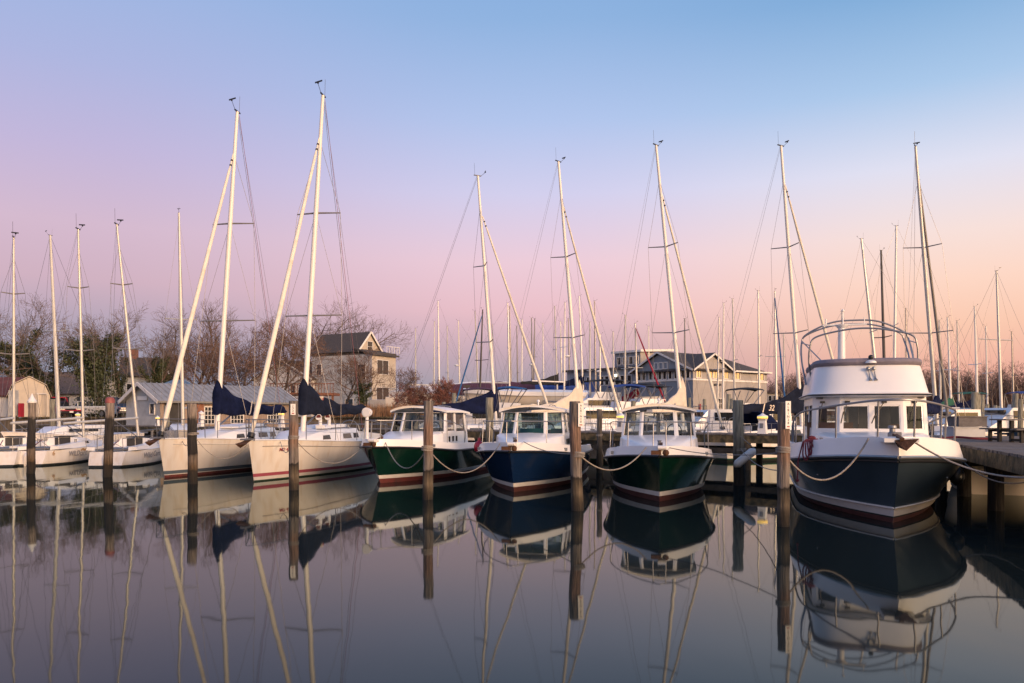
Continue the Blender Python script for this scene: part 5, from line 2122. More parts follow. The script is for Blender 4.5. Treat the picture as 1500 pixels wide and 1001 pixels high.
# ------------------------------------------------------------------ trees
def tree(label, px, d, topy, spread, seed, ivy=0, lean=(0, 0), levels=(6, 6, 5, 5), twigmat='twig', low=.35, stems=1, name='bare_tree', group='bare winter trees behind the marina', ivy_h=.55, zoff=0.0, thick=1.0, seeds=0):
    rnd = random.Random(seed)
    g = P(px, HOR, d)
    base = V((g.x, g.y, LAND - .15))
    H = ZC + (HOR - topy) * d / F - LAND
    t = thing(name, label, 'tree', base, rnd.uniform(0, 6), group)
    tr, tw, iv = MB(), MB(), MB()

    def leafs(a, b_, r, n):
        for _ in range(n):
            p = a.lerp(b_, rnd.random()) + V((rnd.gauss(0, r), rnd.gauss(0, r), rnd.gauss(0, r * .6)))
            s = rnd.uniform(.05, .12)
            u_ = V((rnd.gauss(0, 1), rnd.gauss(0, 1), rnd.gauss(0, 1))).normalized()
            w_ = u_.orthogonal().normalized()
            iv.poly([p - u_ * s, p + w_ * s * .7, p + u_ * s, p - w_ * s * .7])

    def grow(p, dr, ln, r, lv):
        n = 4 if lv < 2 else 3 if lv < 3 else 2
        pts = [p]
        dd = dr.copy()
        for i in range(n):
            dd = (dd + V((rnd.gauss(0, .16), rnd.gauss(0, .16), rnd.gauss(.05, .10)))).normalized()
            pts.append(pts[-1] + dd * ln / n)
        rr = [r * (1 - .62 * i / n) for i in range(n + 1)]
        mb = tr if lv < 2 else tw
        if lv < 3:
            mb.tube(pts, rr, 6 if lv == 0 else 5 if lv == 1 else 3, cap=False)
        else:
            for i in range(n):
                a, b_ = pts[i], pts[i + 1]
                s = (b_ - a).cross(V((rnd.gauss(0, 1), 1, rnd.gauss(0, .4)))).normalized() * max(rr[i], .0125)
                tw.poly([a - s, a + s, b_ + s * .55, b_ - s * .55])
        if ivy and lv <= 1:
            for i in range(n):
                if pts[i].z < H * ivy_h * rnd.uniform(.8, 1.2):
                    leafs(pts[i], pts[i + 1], (.36 if lv == 0 else .2) * ivy, int(620 * ivy) if lv == 0 else int(170 * ivy))
        if seeds and lv == 3 and rnd.random() < seeds:
            q = pts[-1]
            for _ in range(3):
                e = q + V((rnd.gauss(0, .06), rnd.gauss(0, .06), rnd.gauss(.03, .05)))
                s = rnd.uniform(.02, .045)
                tw.poly([e, e + V((s, 0, s)), e + V((0, 0, 2 * s)), e + V((-s, 0, s))])
        if lv < len(levels):
            k = levels[lv]
            for i in range(k):
                f = low + (1 - low) * (i + rnd.uniform(.2, .8)) / k if lv == 0 else .2 + .8 * (i + rnd.random()) / k
                q = f * n
                j = min(int(q), n - 1)
                o = pts[j].lerp(pts[j + 1], q - j)
                loc = (pts[j + 1] - pts[j]).normalized()
                az = rnd.uniform(0, 6.283) if lv else (i * 2.4 + rnd.uniform(-.5, .5))
                e = loc.orthogonal().normalized()
                e2 = loc.cross(e)
                ang = math.radians(rnd.uniform(26, 52)) * spread
                nd = loc * math.cos(ang) + (e * math.cos(az) + e2 * math.sin(az)) * math.sin(ang)
                if lv >= 1:
                    nd.z += .18
                nd.normalize()
                grow(o, nd, ln * (rnd.uniform(.50, .72) if lv else rnd.uniform(.46, .66)) * (1.15 - .35 * f), max(rr[j] * .55, .008), lv + 1)
    for s in range(stems):
        d0 = V((lean[0] + (rnd.gauss(0, .3) if stems > 1 else 0), lean[1] + (rnd.gauss(0, .3) if stems > 1 else 0), 1)).normalized()
        o = V((rnd.gauss(0, .4), rnd.gauss(0, .4), 0)) if stems > 1 else V((0, 0, 0))
        grow(o, d0, H * .66 * (rnd.uniform(.8, 1) if stems > 1 else 1), H * .021 * thick / (stems ** .5), 0)
    zmax = max(v[2] for v in tw.v) or 1
    k = H / zmax
    for mb in (tr, tw, iv):
        mb.v = [(x * (.5 + .5 * k), y * (.5 + .5 * k), z * k) for x, y, z in mb.v]
    tr.build('trunk', MT['bark'], t, smooth=80)
    tw.build('crown', MT[twigmat], t, smooth=0)
    if ivy:
        iv.build('ivy', MT['ivy'], t, smooth=0)
    return t


def make_trees():
    T = [
        ('huge bare tree with leaning ivy wrapped trunk behind the cream shed', 100, 78, 426, 1.35, 11, 1.15, (-.25, 0), (8, 7, 6, 5), 'twig', .3, 1, .6),
        ('broad bare tree with ivy covered limbs right behind the second keelboat mast', 62, 84, 436, 1.3, 12, .7, (-.28, 0), (7, 7, 6, 5), 'twig', .35, 1, .62),
        ('dense dark ivy swallowed tree left of the parked navy car', 150, 74, 452, 1.0, 13, 1.9, (.02, 0), (7, 6, 5, 5), 'twig', .25, 1, .78),
        ('ivy clad bare tree rising behind the mast of the slanting letters keelboat', 180, 80, 440, 1.15, 14, .8, (.06, 0), (7, 7, 6, 5), 'twig', .4, 1, .5),
        ('tall open bare tree right of the ivy thicket above the far grey house', 218, 86, 440, 1.2, 15, .25, (.05, 0), (7, 7, 6, 5), 'twig', .35, 1, .3),
        ('slim ivy columned tree in front of the brick gable', 238, 76, 486, .8, 16, .75, (.0, 0), (7, 6, 5, 4), 'twig', .4, 1, .8),
        ('bare brown tree between the thin mast and the first navy sail cover', 287, 88, 438, 1.05, 17, 0, (.0, 0), (7, 7, 6, 5), 'twig', .35, 1, .5),
        ('bushy brown bare tree above the left half of the boathouse roof', 322, 80, 462, 1.25, 18, .2, (-.05, 0), (7, 7, 6, 5), 'twig_brown', .25, 2, .2),
        ('tangled bare tree above the middle of the boathouse roof', 362, 76, 464, 1.35, 19, 0, (.0, 0), (7, 7, 6, 5), 'twig_brown', .22, 2, .5),
        ('wide bare tree at the right end of the boathouse roof', 405, 78, 464, 1.35, 20, 0, (.1, 0), (7, 7, 6, 5), 'twig_brown', .22, 2, .5),
        ('tall dark bare tree standing behind the grey house roof', 480, 112, 424, 1.3, 21, 0, (.08, 0), (8, 7, 6, 5), 'twig', .35, 1, .5),
        ('bare tree behind the ridge of the grey house, right of the tallest one', 522, 110, 452, 1.25, 22, 0, (.15, 0), (6, 6, 6, 4), 'twig', .35, 1, .5),
        ('small bare tree with a reddish trunk before the grey house wall', 500, 68, 516, 1.1, 23, 0, (.05, 0), (7, 6, 5, 4), 'twig_brown', .4, 1, .5),
        ('forked bare tree with ivy round its trunk at the corner of the grey house', 529, 66, 500, 1.2, 24, .55, (.0, 0), (7, 6, 5, 4), 'twig_brown', .35, 1, .42),
        ('leaning bare tree before the cream lit wall of the grey house', 568, 66, 530, 1.15, 25, 0, (.15, 0), (7, 6, 5, 4), 'twig_brown', .35, 1, .5),
        ('bare tree between the marina building and the flybridge boat', 1153, 150, 541, 1.2, 26, 0, (.0, 0), (7, 6, 5, 4), 'twig', .3, 1, .5),
        ('tall bare tree standing in front of the far wood just right of the flybridge', 1372, 165, 514, 1.25, 28, 0, (.0, 0), (7, 6, 5, 4), 'twig', .3, 1, .5),
        ('rounded bare tree crown above the far wood near the right edge', 1458, 172, 522, 1.35, 29, 0, (.0, 0), (7, 6, 5, 4), 'twig', .3, 1, .5),
        ('thin bare tree behind the cottage left of the second navy sail cover', 432, 104, 466, 1.25, 27, 0, (.0, 0), (7, 6, 5, 4), 'twig', .3, 1, .5),
    ]
    for i, (lab, px, d, top, sp, seed, ivy, lean, lv, tm, low, stems, ih) in enumerate(T):
        t = tree(lab, px, d, top, sp, seed, ivy, lean, lv, tm, low, stems, ivy_h=ih)
        t.rotation_euler.z = 0.0
    for i, (px, top, lab) in enumerate(((602, 556, 'reddish multi stemmed shrub tree nearest the grey house'), (628, 549, 'reddish rounded shrub tree, second right of the grey house'),
                                        (650, 548, 'reddish rounded shrub tree in the middle of the hedge row'), (668, 556, 'reddish shrub tree at the blue furled sail'), (615, 570, 'low reddish shrub before the steps of the grey house'))):
        tree(lab, px, 66 + i, top, 1.15, 40 + i, 0, (0, 0), (5, 5, 5, 4), 'twig_red', .35, 3, name='shrub_tree', group='reddish shrub trees right of the grey house', seeds=.5, thick=.8)
    # far wood across the creek: one mass
    rnd = random.Random(77)
    mb = MB()
    for i in range(760):
        x = rnd.uniform(62, 135)
        y = rnd.uniform(172, 215) + (x - 60) * .15
        top = 14.6 + 1.3 * math.sin(x * .33) + 1.1 * math.sin(x * .9 + 1) + rnd.uniform(-3.0, 1.5) - max(0, 84 - x) * .13
        h = max(3, top - LAND)
        b0 = V((x, y, LAND - .3))
        mb.tube([b0, b0 + V((rnd.gauss(0, .3), 0, h * .6))], [.22, .09], 3, cap=False)
        for k in range(58):
            f = rnd.uniform(.12, .95)
            p = b0 + V((rnd.gauss(0, .5) * f, rnd.gauss(0, .5) * f, h * f * .85))
            ln = rnd.uniform(.8, 2.4) * (1.15 - f * .6)
            a = rnd.uniform(0, 6.28)
            e = p + V((math.cos(a) * ln * .7, math.sin(a) * ln * .7, ln * rnd.uniform(.25, .9)))
            s = V((rnd.gauss(0, 1), rnd.gauss(0, 1), .3)).normalized() * rnd.uniform(.025, .06)
            mb.poly([p - s, p + s, e + s * .3, e - s * .3])
            for _ in range(2):
                e2 = p.lerp(e, rnd.uniform(.4, .9)) 
                e3 = e2 + V((rnd.gauss(0, .5), rnd.gauss(0, .5), rnd.uniform(.2, .8)))
                s = V((rnd.gauss(0, 1), rnd.gauss(0, 1), .3)).normalized() * .03
                mb.poly([e2 - s, e2 + s, e3])
    o = mb.build('far_wood', MT['far_wood'], smooth=0)
    tag(o, 'brown leafless wood along the far shore at the right', 'wood', kind='stuff')


# ------------------------------------------------------------------ vehicles, poles, lamps
def car(name, label, px, d, yaw, paint, L=4.5, Wd=1.8, Hh=1.72, pickup=False):
    g = P(px, HOR, d)
    t = thing(name, label, 'car' if not pickup else 'pickup truck', (g.x, g.y, LAND + .004), yaw)
    mb = MB()      # local: front towards -y
    h0, hb = .32, .98
    W2 = Wd / 2
    prof = [(-L / 2, h0 + .1, .78), (-L / 2 + .12, h0, .92), (-L * .18, h0, hb), (L * .3, h0, hb + .02), (L / 2 - .08, h0 + .05, hb), (L / 2, h0 + .2, hb - .1)]
    mb.rings([[V((-W2, y, a)), V((-W2 * 1.0, y, (a + b) / 2)), V((-W2 * .93, y, b)), V((W2 * .93, y, b)), V((W2, y, (a + b) / 2)), V((W2, y, a))] for y, a, b in prof], True, True, True)
    body = mb.build('body', paint, t, smooth=50)
    mb = MB()
    if pickup:
        sec = [(-L * .20, .97, .95), (-L * .08, 1.0, 1.55), (L * .08, 1.0, Hh), (L * .12, 1.0, .98)]
    else:
        sec = [(-L * .2, .95, .97), (-L * .06, 1.0, Hh - .12), (L * .02, 1, Hh), (L * .38, 1, Hh - .03), (L * .47, .98, 1.0)]
    gl = MB()
    mb.rings([[V((-W2 * .9, y, .95)), V((-W2 * .76, y, z)), V((W2 * .76, y, z)), V((W2 * .9, y, .95))] for y, k, z in sec], True, True, True)
    mb.build('cabin', MT['window_dark'], body, smooth=30)
    mb = MB()
    mb.box((0, (sec[1][0] + sec[-2][0]) / 2 + .05, Hh - .01), (W2 * 1.5, (sec[-2][0] - sec[1][0]), .07))
    for y in (sec[1][0] + .05, (sec[1][0] + sec[-2][0]) / 2, sec[-2][0] - .02):
        for s in (-1, 1):
            mb.beam((s * W2 * .91, y - .12, .97), (s * W2 * .77, y, Hh - .03), .08, .07)
    mb.build('roof', paint, body, smooth=30)
    for y in (-L * .31, L * .30):
        for s in (-1, 1):
            mb = MB()
            mb.tube([(s * (W2 - .2), y, .36), (s * (W2 + .02), y, .36)], .36, 16)
            w = mb.build('wheel', MT['tyre'], t, smooth=40)
            mb = MB()
            mb.tube([(s * (W2 + .018), y, .36), (s * (W2 + .03), y, .36)], .21, 12)
            mb.build('rim', MT['galvanised'], w)
    for s in (-1, 1):
        mb = MB()
        mb.box((s * W2 * .72, -L / 2 - .0, .76), (.36, .06, .17))
        mb.build('headlight', MT['headlamp'], t, smooth=0)
    mb = MB()
    mb.box((0, -L / 2 + .0, .76), (.86, .04, .20))
    gr = mb.build('grille', MT['plastic_black'], t, smooth=0)
    mb = MB()
    for k in range(8):
        mb.box((-.39 + k * .111, -L / 2 - .025, .76), (.06, .03, .19))
    mb.build('grille_bar', MT['chrome'], gr, smooth=0)
    mb = MB()
    mb.box((0, -L / 2 - .06, .47), (Wd * .98, .2, .2))
    mb.build('bumper', MT['plastic_black'], t, smooth=0)
    mb = MB()
    mb.box((0, -L / 2 - .17, .5), (.32, .02, .15))
    mb.build('number_plate', MT['sign_white'], t, smooth=0)
    return t


def pedestal(label, px, lens_y, lit=True, s=.62, scale=1.0):
    p = pier_at(px, s)
    k = p.y / F
    ztop = ZC + (HOR - lens_y) * k
    h = ztop - PZ
    t = thing('power_pedestal', label, 'dock lamp', p, math.atan2(PD.y, PD.x), 'white dock power pedestals along the pier')
    mb = MB()
    w = .16 * scale
    mb.rings([[V((-w * q, -w * q, z)), V((w * q, -w * q, z)), V((w * q, w * q, z)), V((-w * q, w * q, z))] for q, z in ((1.0, 0), (.95, .02), (.72, h - .12), (.9, h - .05))], True, True, True)
    b = mb.build('post', MT['plastic_white'], t, smooth=0)
    mb = MB()
    mb.box((0, -w * .86, h * .5), (w * .7, .03, h * .3))
    mb.build('socket_cover', MT['galvanised'], b, smooth=0)
    mb = MB()
    mb.lathe([(w * 1.15, -.03), (w * 1.2, .0), (w * 1.15, .045)], (0, 0, h), 12)
    mb.build('lens', MT['lamp_yellow'] if lit else MT['plastic_white'], t)
    mb = MB()
    mb.lathe([(w * 1.25, .046), (w * 1.2, .06), (w * .5, .11), (w * .22, .15), (.01, .16)], (0, 0, h), 12)
    mb.build('cap', MT['plastic_white'], t)


def make_clutter():
    car('sport_utility_car', 'dark navy sport utility car with bright grille parked left of the boathouse', 184, 66, math.radians(-38) + math.pi * 0, MT['car_navy']).rotation_euler.z = math.radians(38)
    car('pickup_truck', 'red pickup truck half hidden beside the cream shed', 82, 70, math.radians(55), MT['car_red'], 5.2, 1.9, 1.8, True)
    car('small_white_car', 'small white car just behind the navy sport utility car', 141, 74, math.radians(80), MT['car_white'], 3.9, 1.65, 1.5)
    # utility pole and wires
    g = P(36, HOR, 88)
    t = thing('utility_pole', 'brown wooden utility pole with cross arm and wires at the left', 'utility pole', (g.x, g.y, LAND))
    H = ZC + (HOR - 516) * 88 / F - LAND
    mb = MB()
    mb.tube([(0, 0, -.3), (0, 0, H)], [.16, .11], 8)
    mb.build('pole', MT['wood_pole'], t)
    mb = MB()
    mb.beam((-1.1, 0, H - 1.0), (1.1, 0, H - .9), .1, .12)
    mb.beam((-.9, 0, H - 1.9), (.9, 0, H - 1.85), .1, .12)
    for x in (-1, -.4, .4, 1):
        mb.lathe([(.05, 0), (.06, .08), (.03, .15)], (x, 0, H - .9), 6)
    mb.build('cross_arm', MT['wood_pole'], t)
    mb = MB()
    for x, z in ((-1, -.8), (.4, -.8), (1, -.8), (0, -2.6), (0, -3.2)):
        mb.tube(sag_line((x - 26, -2, H + z + .3), (x, 0, H + z), .5, 10), .02, 4)
    mb.build('wire', MT['mast_dark'], t)
    for px, ly, lit, lab, sc in ((114, 608, True, 'white pier lamp with glowing yellow lens behind the keelboat masts', .85), (231, 625 - 12, True, 'slim white pier lamp with yellow lens left of the grey and red striped yacht', .7),
                                 (295, 606, False, 'unlit white pier lamp post before the boathouse windows', .85), (412, 607, True, 'white pier lamp with glowing lens left of the number sign pile', .85),
                                 (910, 611, True, 'white pier lamp with bright yellow lens left of the dark green cruiser roof', 1.0), (1117, 612, True, 'white pier lamp with thin yellow lens right of the thick pale pile', 1.0)):
        pedestal(lab, px, ly, lit, scale=sc)
    # picnic table and timber stack on the dock
    p = P(1503, HOR, 19.8)
    t = thing('picnic_table', 'grey plank picnic table with attached benches on the dock at the right edge', 'table', (p.x, p.y, PZ), math.radians(4))
    t.scale = (.8, .78, .76)
    mb = MB()
    for k in range(5):
        mb.box((0, -.32 + k * .16, .74), (1.9, .15, .045))
    mb.build('table_top', MT['dock_wood'], t, smooth=0)
    for s in (-1, 1):
        mb = MB()
        for k in range(2):
            mb.box((0, s * (.66 + k * .15), .43), (1.9, .14, .045))
        mb.build('bench', MT['dock_wood'], t, smooth=0)
    for x in (-.68, .68):
        for s in (-1, 1):
            mb = MB()
            mb.box((x, s * .28, .36), (.10, .10, .71))
            mb.box((x, s * .73, .205), (.09, .09, .41))
            mb.beam((x, s * .28, .08), (x, s * .73, .08), .06, .08)
            mb.build('leg', MT['wet_wood'], t, smooth=0)
        mb = MB()
        mb.beam((x + .06, -.8, .38), (x + .06, .8, .38), .05, .1)
        mb.build('crossbar', MT['wet_wood'], t, smooth=0)
    p = P(1412, HOR, 24.0)
    for k, (dx_, w, z, col, lab) in enumerate(((0, .95, .0, 'siding_grey', 'lower grey dock box right of the flybridge boat rail'), (.1, .85, .32, 'dock_wood', 'upper weathered dock box standing on the lower grey one'))):
        t = thing('dock_box', lab, 'box', (p.x + dx_, p.y, PZ + z))
        mb = MB()
        mb.box((0, 0, .15), (w, .6, .28))
        mb.build('chest', MT[col], t, smooth=0)
        mb = MB()
        mb.box((0, 0, .305), (w + .04, .64, .03))
        mb.build('lid', MT[col], t, smooth=0)
    mb = MB()
    p = P(1404, 0, 21.5)
    mb.tube(smooth_path([(p.x - .5, p.y, PZ + .03), (p.x, p.y + .12, PZ + .07), (p.x + .3, p.y - .1, PZ + .05), (p.x + .7, p.y + .05, PZ + .03), (p.x + 1.0, p.y, PZ + .03)], 5), .035, 6)
    tag(mb.build('red_hose', MT['rope_red'], None), 'red hose lying on the dock planks beside the flybridge boat', 'hose')
    # fuel dock bits at the left: red cabinet, grey cabinet
    for px, d, y0, y1, wpx, m, nm, lab in ((31, 57.5, 591, 604, 4, 'paint_red', 'fire_cabinet', 'red fire extinguisher cabinet on the wall before the cream shed'), (20, 57.5, 572, 608, 10, 'siding_grey', 'utility_cabinet', 'tall grey utility cabinet left of the cream shed'),
                                           (1050, 70, 588, 602, 5, 'plastic_white', 'white_cabinet', 'white cabinet at the corner of the marina building'), (1025, 69, 592, 601, 2.2, 'paint_red', 'red_sign', 'small red sign post before the marina building')):
        a, c = P(px - wpx / 2, y1, d), P(px + wpx / 2, y0, d)
        t = thing(nm, lab, 'cabinet' if 'sign' not in nm else 'sign', ((a.x + c.x) / 2, d, LAND))
        mb = MB()
        h = c.z - LAND
        mb.box((0, 0, h * .55), (c.x - a.x, .4, h * .9))
        mb.build('cabinet_body', MT[m], t, smooth=0)
        mb = MB()
        mb.box((0, 0, h * .05), ((c.x - a.x) * .8, .3, h * .1))
        mb.build('plinth', MT['galvanised'], t, smooth=0)
        mb = MB()
        mb.box((0, -.21, h * .6), ((c.x - a.x) * .75, .02, h * .5))
        mb.build('door', MT[m], t, smooth=0)
    for px, d, ty, lab in ((684, 66, 566, 'thin lamp post by the shrub trees'), (1051, 69, 564, 'dark lamp post before the tan marina wall')):
        g = P(px, HOR, d)
        t = thing('lamp_post', lab, 'lamp post', (g.x, g.y, LAND))
        h = ZC + (HOR - ty) * d / F - LAND
        mb = MB()
        mb.tube([(0, 0, 0), (0, 0, h)], .06, 6)
        mb.build('post', MT['mast_dark'], t)
        mb = MB()
        mb.box((0, 0, h), (.55, .5, .2))
        mb.build('lamp_head', MT['mast_dark'], t, smooth=0)
    # white dinghy on the far side of the dock
    b = Boat('white_dinghy', 'small white boat floating behind the dock, seen between its piles', (13.9, 24.3), (-.325, -.946), cat='dinghy')
    h = Hull(5.2, 2.0, lambda q: interp([(0, 1.12), (1, 1.0)], q), lambda q: interp([(0, 1.12), (1, 1.0)], q), rake=.3, bwl=.85, tm=.5, stern=.9, n=12)
    h.shell([(-.2, 0), (.05, 0)], [MT['gelcoat']], 4).build('hull', MT['gelcoat'], b.t)
    mb = MB()
    for s in (-1, 1):
        mb.tube(h.edge(s), .04, 6)
    mb.build('gunwale', MT['rub_rail'], b.t)
    h.deck(.05, -.05).build('deck', MT['deck_paint'], b.t)


# ------------------------------------------------------------------ the yard and the far boats
def yard_boat(label, mast, base_dx, d, hull='gelcoat_cream', bottom='antifoul_teal', cover=None, mast_mat='mast_alloy', ang=None, L=9.0, zwl=None, jib=None, spr=((.5, .75, .1),), dirs=None, radar=False, seed=0, on_stand=True, cover_dir=1):
    rnd = random.Random(seed * 7 + int(mast[0]))
    px, ty = mast
    bx = px + base_dx
    if ang is None:
        ang = rnd.uniform(-.5, .5) + (math.pi if rnd.random() < .4 else 0)
    A = V((math.cos(ang), math.sin(ang), 0))
    mp = P(bx, HOR, d)
    z0 = zwl if zwl is not None else LAND + .95
    my = L * .40
    org = V((mp.x, mp.y, 0)) - A * my
    on_stand = on_stand and (zwl is None or zwl > .4)
    b = Boat('sailboat_on_stands' if on_stand else 'distant_sailboat', label, (org.x, org.y), (A.x, A.y), 'sailboats laid up in the far boatyard' if on_stand else 'sailboats moored in the far basin', 'sailboat')
    b.t.location.z = z0
    t = b.t
    zr = lambda q: interp([(0, 1.25), (.5, 1.02), (1, 1.05)], q)
    h = Hull(L, L * .31, zr, zr, rake=.9, bwl=.8, tm=.55, stern=.7, flare=1.0, side=.45, n=10)
    h.shell([(-.7 if on_stand else -.3, 0), (-.2, 0), (.12, 1)], [MT[bottom], MT[hull]], 3).build('hull', [MT[bottom], MT[hull]], t)
    h.deck(.03, .0, .05).build('deck', MT['gelcoat_clean'], t)
    mb = MB()
    R = []
    for y, hw, hh in ((L * .26, .3, .1), (L * .36, L * .09, .38), (L * .66, L * .105, .45), (L * .68, L * .1, .42)):
        R.append([V((-hw, y, 1.0)), V((-hw * .85, y, 1.05 + hh)), V((hw * .85, y, 1.05 + hh)), V((hw, y, 1.0))])
    mb.rings(R[::-1], True, True, True)
    c = mb.build('coachroof', MT['gelcoat_clean'], t, smooth=30)
    mb = MB()
    for s in (-1, 1):
        mb.box((s * L * .097, L * .5, 1.27), (.05, L * .22, .14))
    mb.build('window', MT['window_dark'], c, smooth=0)
    if on_stand:
        mb = MB()
        mb.box((0, L * .5, -1.0), (.25, L * .28, .75))
        for yy in (L * .25, L * .7):
            for s in (-1, 1):
                mb.tube([(s * L * .09, yy, -.25), (s * L * .17, yy, -z0 + LAND)], .04, 5)
        mb.build('keel_and_stands', MT['antifoul_dark'], t, smooth=0)
    b.org.z = 0
    base = V((0, my, 1.4))
    w = P(px, ty, d)
    top = V(b.loc(w))
    top.z = w.z - z0
    n = 4
    mb = MB()
    mb.tube([base.lerp(top, i / n) for i in range(n + 1)], [.085, .085, .08, .065, .05], 8)
    m = mb.build('mast', MT[mast_mat], t)
    tips = {}
    for f, hl, sw in spr:
        cc = base.lerp(top, f)
        ee = [cc + V((s * hl, sw, .04)) for s in (-1, 1)]
        tips.setdefault(-1, []).append(ee[0])
        tips.setdefault(1, []).append(ee[1])
        mb = MB()
        mb.tube([ee[0], cc, ee[1]], .028, 4)
        mb.build('spreader', MT[mast_mat], m)
    mb = MB()
    for s in (-1, 1):
        mb.tube([V((s * L * .145, my + .2, 1.05))] + tips[s] + [base.lerp(top, .97)], .0055, 3)
    mb.tube([V((0, .1, 1.25)), top], .007, 3)
    mb.tube([V((0, L - .1, 1.1)), top], .007, 3)
    mb.build('standing_rigging', MT['wire'], t)
    mb = MB()
    mast_top_gear(mb, top, .45)
    mb.build('masthead_gear', MT['plastic_black'], m)
    if radar:
        mb = MB()
        q = base.lerp(top, .40)
        mb.ball(q + V((0, -.3, 0)), .26, 8, 5, (1, 1, .5))
        mb.build('radar_dome', MT['plastic_white'], m)
    mb = MB()
    zb = 2.3
    mb.tube([(0, my, zb), (0, my + L * .38, zb + .05)], .06, 6)
    bo = mb.build('boom', MT[mast_mat], t)
    if cover:
        sail_cover(bo, MT[cover], my - .12, zb - .1, my + L * .40, zb - .05, 1.15, .28, .2, seed=seed, conc=2.0)
    if jib:
        mb = MB()
        a, e = V((0, .1, 1.35)), base.lerp(top, .96)
        mb.tube([a, a.lerp(e, .05), a.lerp(e, .4), a.lerp(e, .9), e], [.03, .065, .065, .045, .02], 6)
        mb.build('furled_sail', MT[jib], t)
    return b


def motor_yacht(label, px, d, ang, L, z0, hull='gelcoat', top='canvas_black', cabin=True, bimini=True, group='motorboats laid up in the far boatyard'):
    g = P(px, HOR, d)
    A = V((math.cos(ang), math.sin(ang), 0))
    org = V((g.x, g.y, 0)) - A * L * .5
    b = Boat('motor_yacht', label, (org.x, org.y), (A.x, A.y), group, 'motorboat')
    b.t.location.z = z0
    t = b.t
    zr = lambda q: interp([(0, 1.45), (.5, 1.12), (1, 1.0)], q)
    h = Hull(L, L * .33, zr, zr, rake=1.1, bwl=.8, tm=.5, stern=.9, flare=1.5, side=.7, n=10)
    h.shell([(-.4, 0), (.1, 1)], [MT['antifoul_dark'], MT[hull]], 4).build('hull', [MT['antifoul_dark'], MT[hull]], t)
    h.deck(.05, -.02).build('deck', MT['deck_paint'], t)
    hw = L * .12
    mb = MB()
    R = []
    for y, z in ((L * .18, 1.3), (L * .30, 1.75), (L * .40, 2.35), (L * .70, 2.35), (L * .72, 1.2)):
        R.append([V((-hw * 1.1, y, 1.0)), V((-hw, y, z)), V((hw, y, z)), V((hw * 1.1, y, 1.0))])
    mb.rings(R[::-1], True, True, True)
    c = mb.build('deckhouse', MT['gelcoat_clean'], t, smooth=30)
    mb = MB()
    for s in (-1, 1):
        mb.box((s * hw * 1.035, L * .53, 1.98), (.05, L * .26, .42))
    mb.beam((-hw * .85, L * .345, 2.06), (hw * .85, L * .345, 2.06), .12, .34)
    mb.build('window', MT['window_dark'], c, smooth=0)
    if bimini:
        mb = MB()
        R = []
        for k in range(7):
            f = k / 6
            y = L * (.42 + .36 * f)
            z = 3.75 + .12 * math.sin(f * 3.14)
            R.append([V((-hw * 1.05, y, z - .12)), V((-hw * .6, y, z)), V((hw * .6, y, z)), V((hw * 1.05, y, z - .12)), V((hw * .6, y, z - .05)), V((-hw * .6, y, z - .05))])
        mb.rings(R, True, True, True)
        cv = mb.build('bimini_top', MT[top], t)
        for s in (-1, 1):
            mb = MB()
            for y0, y1 in ((.5, .43), (.52, .6), (.6, .77)):
                mb.tube([(s * hw, L * y0, 2.35), (s * hw * 1.03, L * y1, 3.68)], .03, 5)
            mb.tube([(s * hw, L * .42, 2.4), (s * hw, L * .42, 3.6)], .025, 5)
            mb.build('bimini_frame', MT['stainless'], cv)
        mb = MB()
        mb.rings([[V((-hw, L * .44, 2.35)), V((hw, L * .44, 2.35)), V((hw, L * .70, 2.35)), V((-hw, L * .70, 2.35))], [V((-hw, L * .47, 2.85)), V((hw, L * .47, 2.85)), V((hw, L * .7, 2.8)), V((-hw, L * .7, 2.8))]], True, False, False)
        mb.build('flybridge', MT['gelcoat_clean'], t, smooth=0)
    mb = MB()
    pts = []
    for s, seq in ((-1, (L * .4, L * .2, .3)), (1, (.3, L * .2, L * .4))):
        for y in seq:
            p = h.pt(max(.02, y / L), zr(y / L), s)
            mb.tube([p, p + V((0, 0, .7))], .022, 4)
            pts.append(p + V((0, 0, .7)))
    mb.tube(pts, .022, 4)
    mb.build('bow_rail', MT['stainless'], t)
    if z0 > 1.5:
        mb = MB()
        for yy in (L * .25, L * .75):
            for s in (-1, 1):
                mb.tube([(s * hw, yy, 0), (s * hw * 1.3, yy, LAND - z0)], .05, 5)
        mb.build('stand', MT['galvanised'], t)
    return b


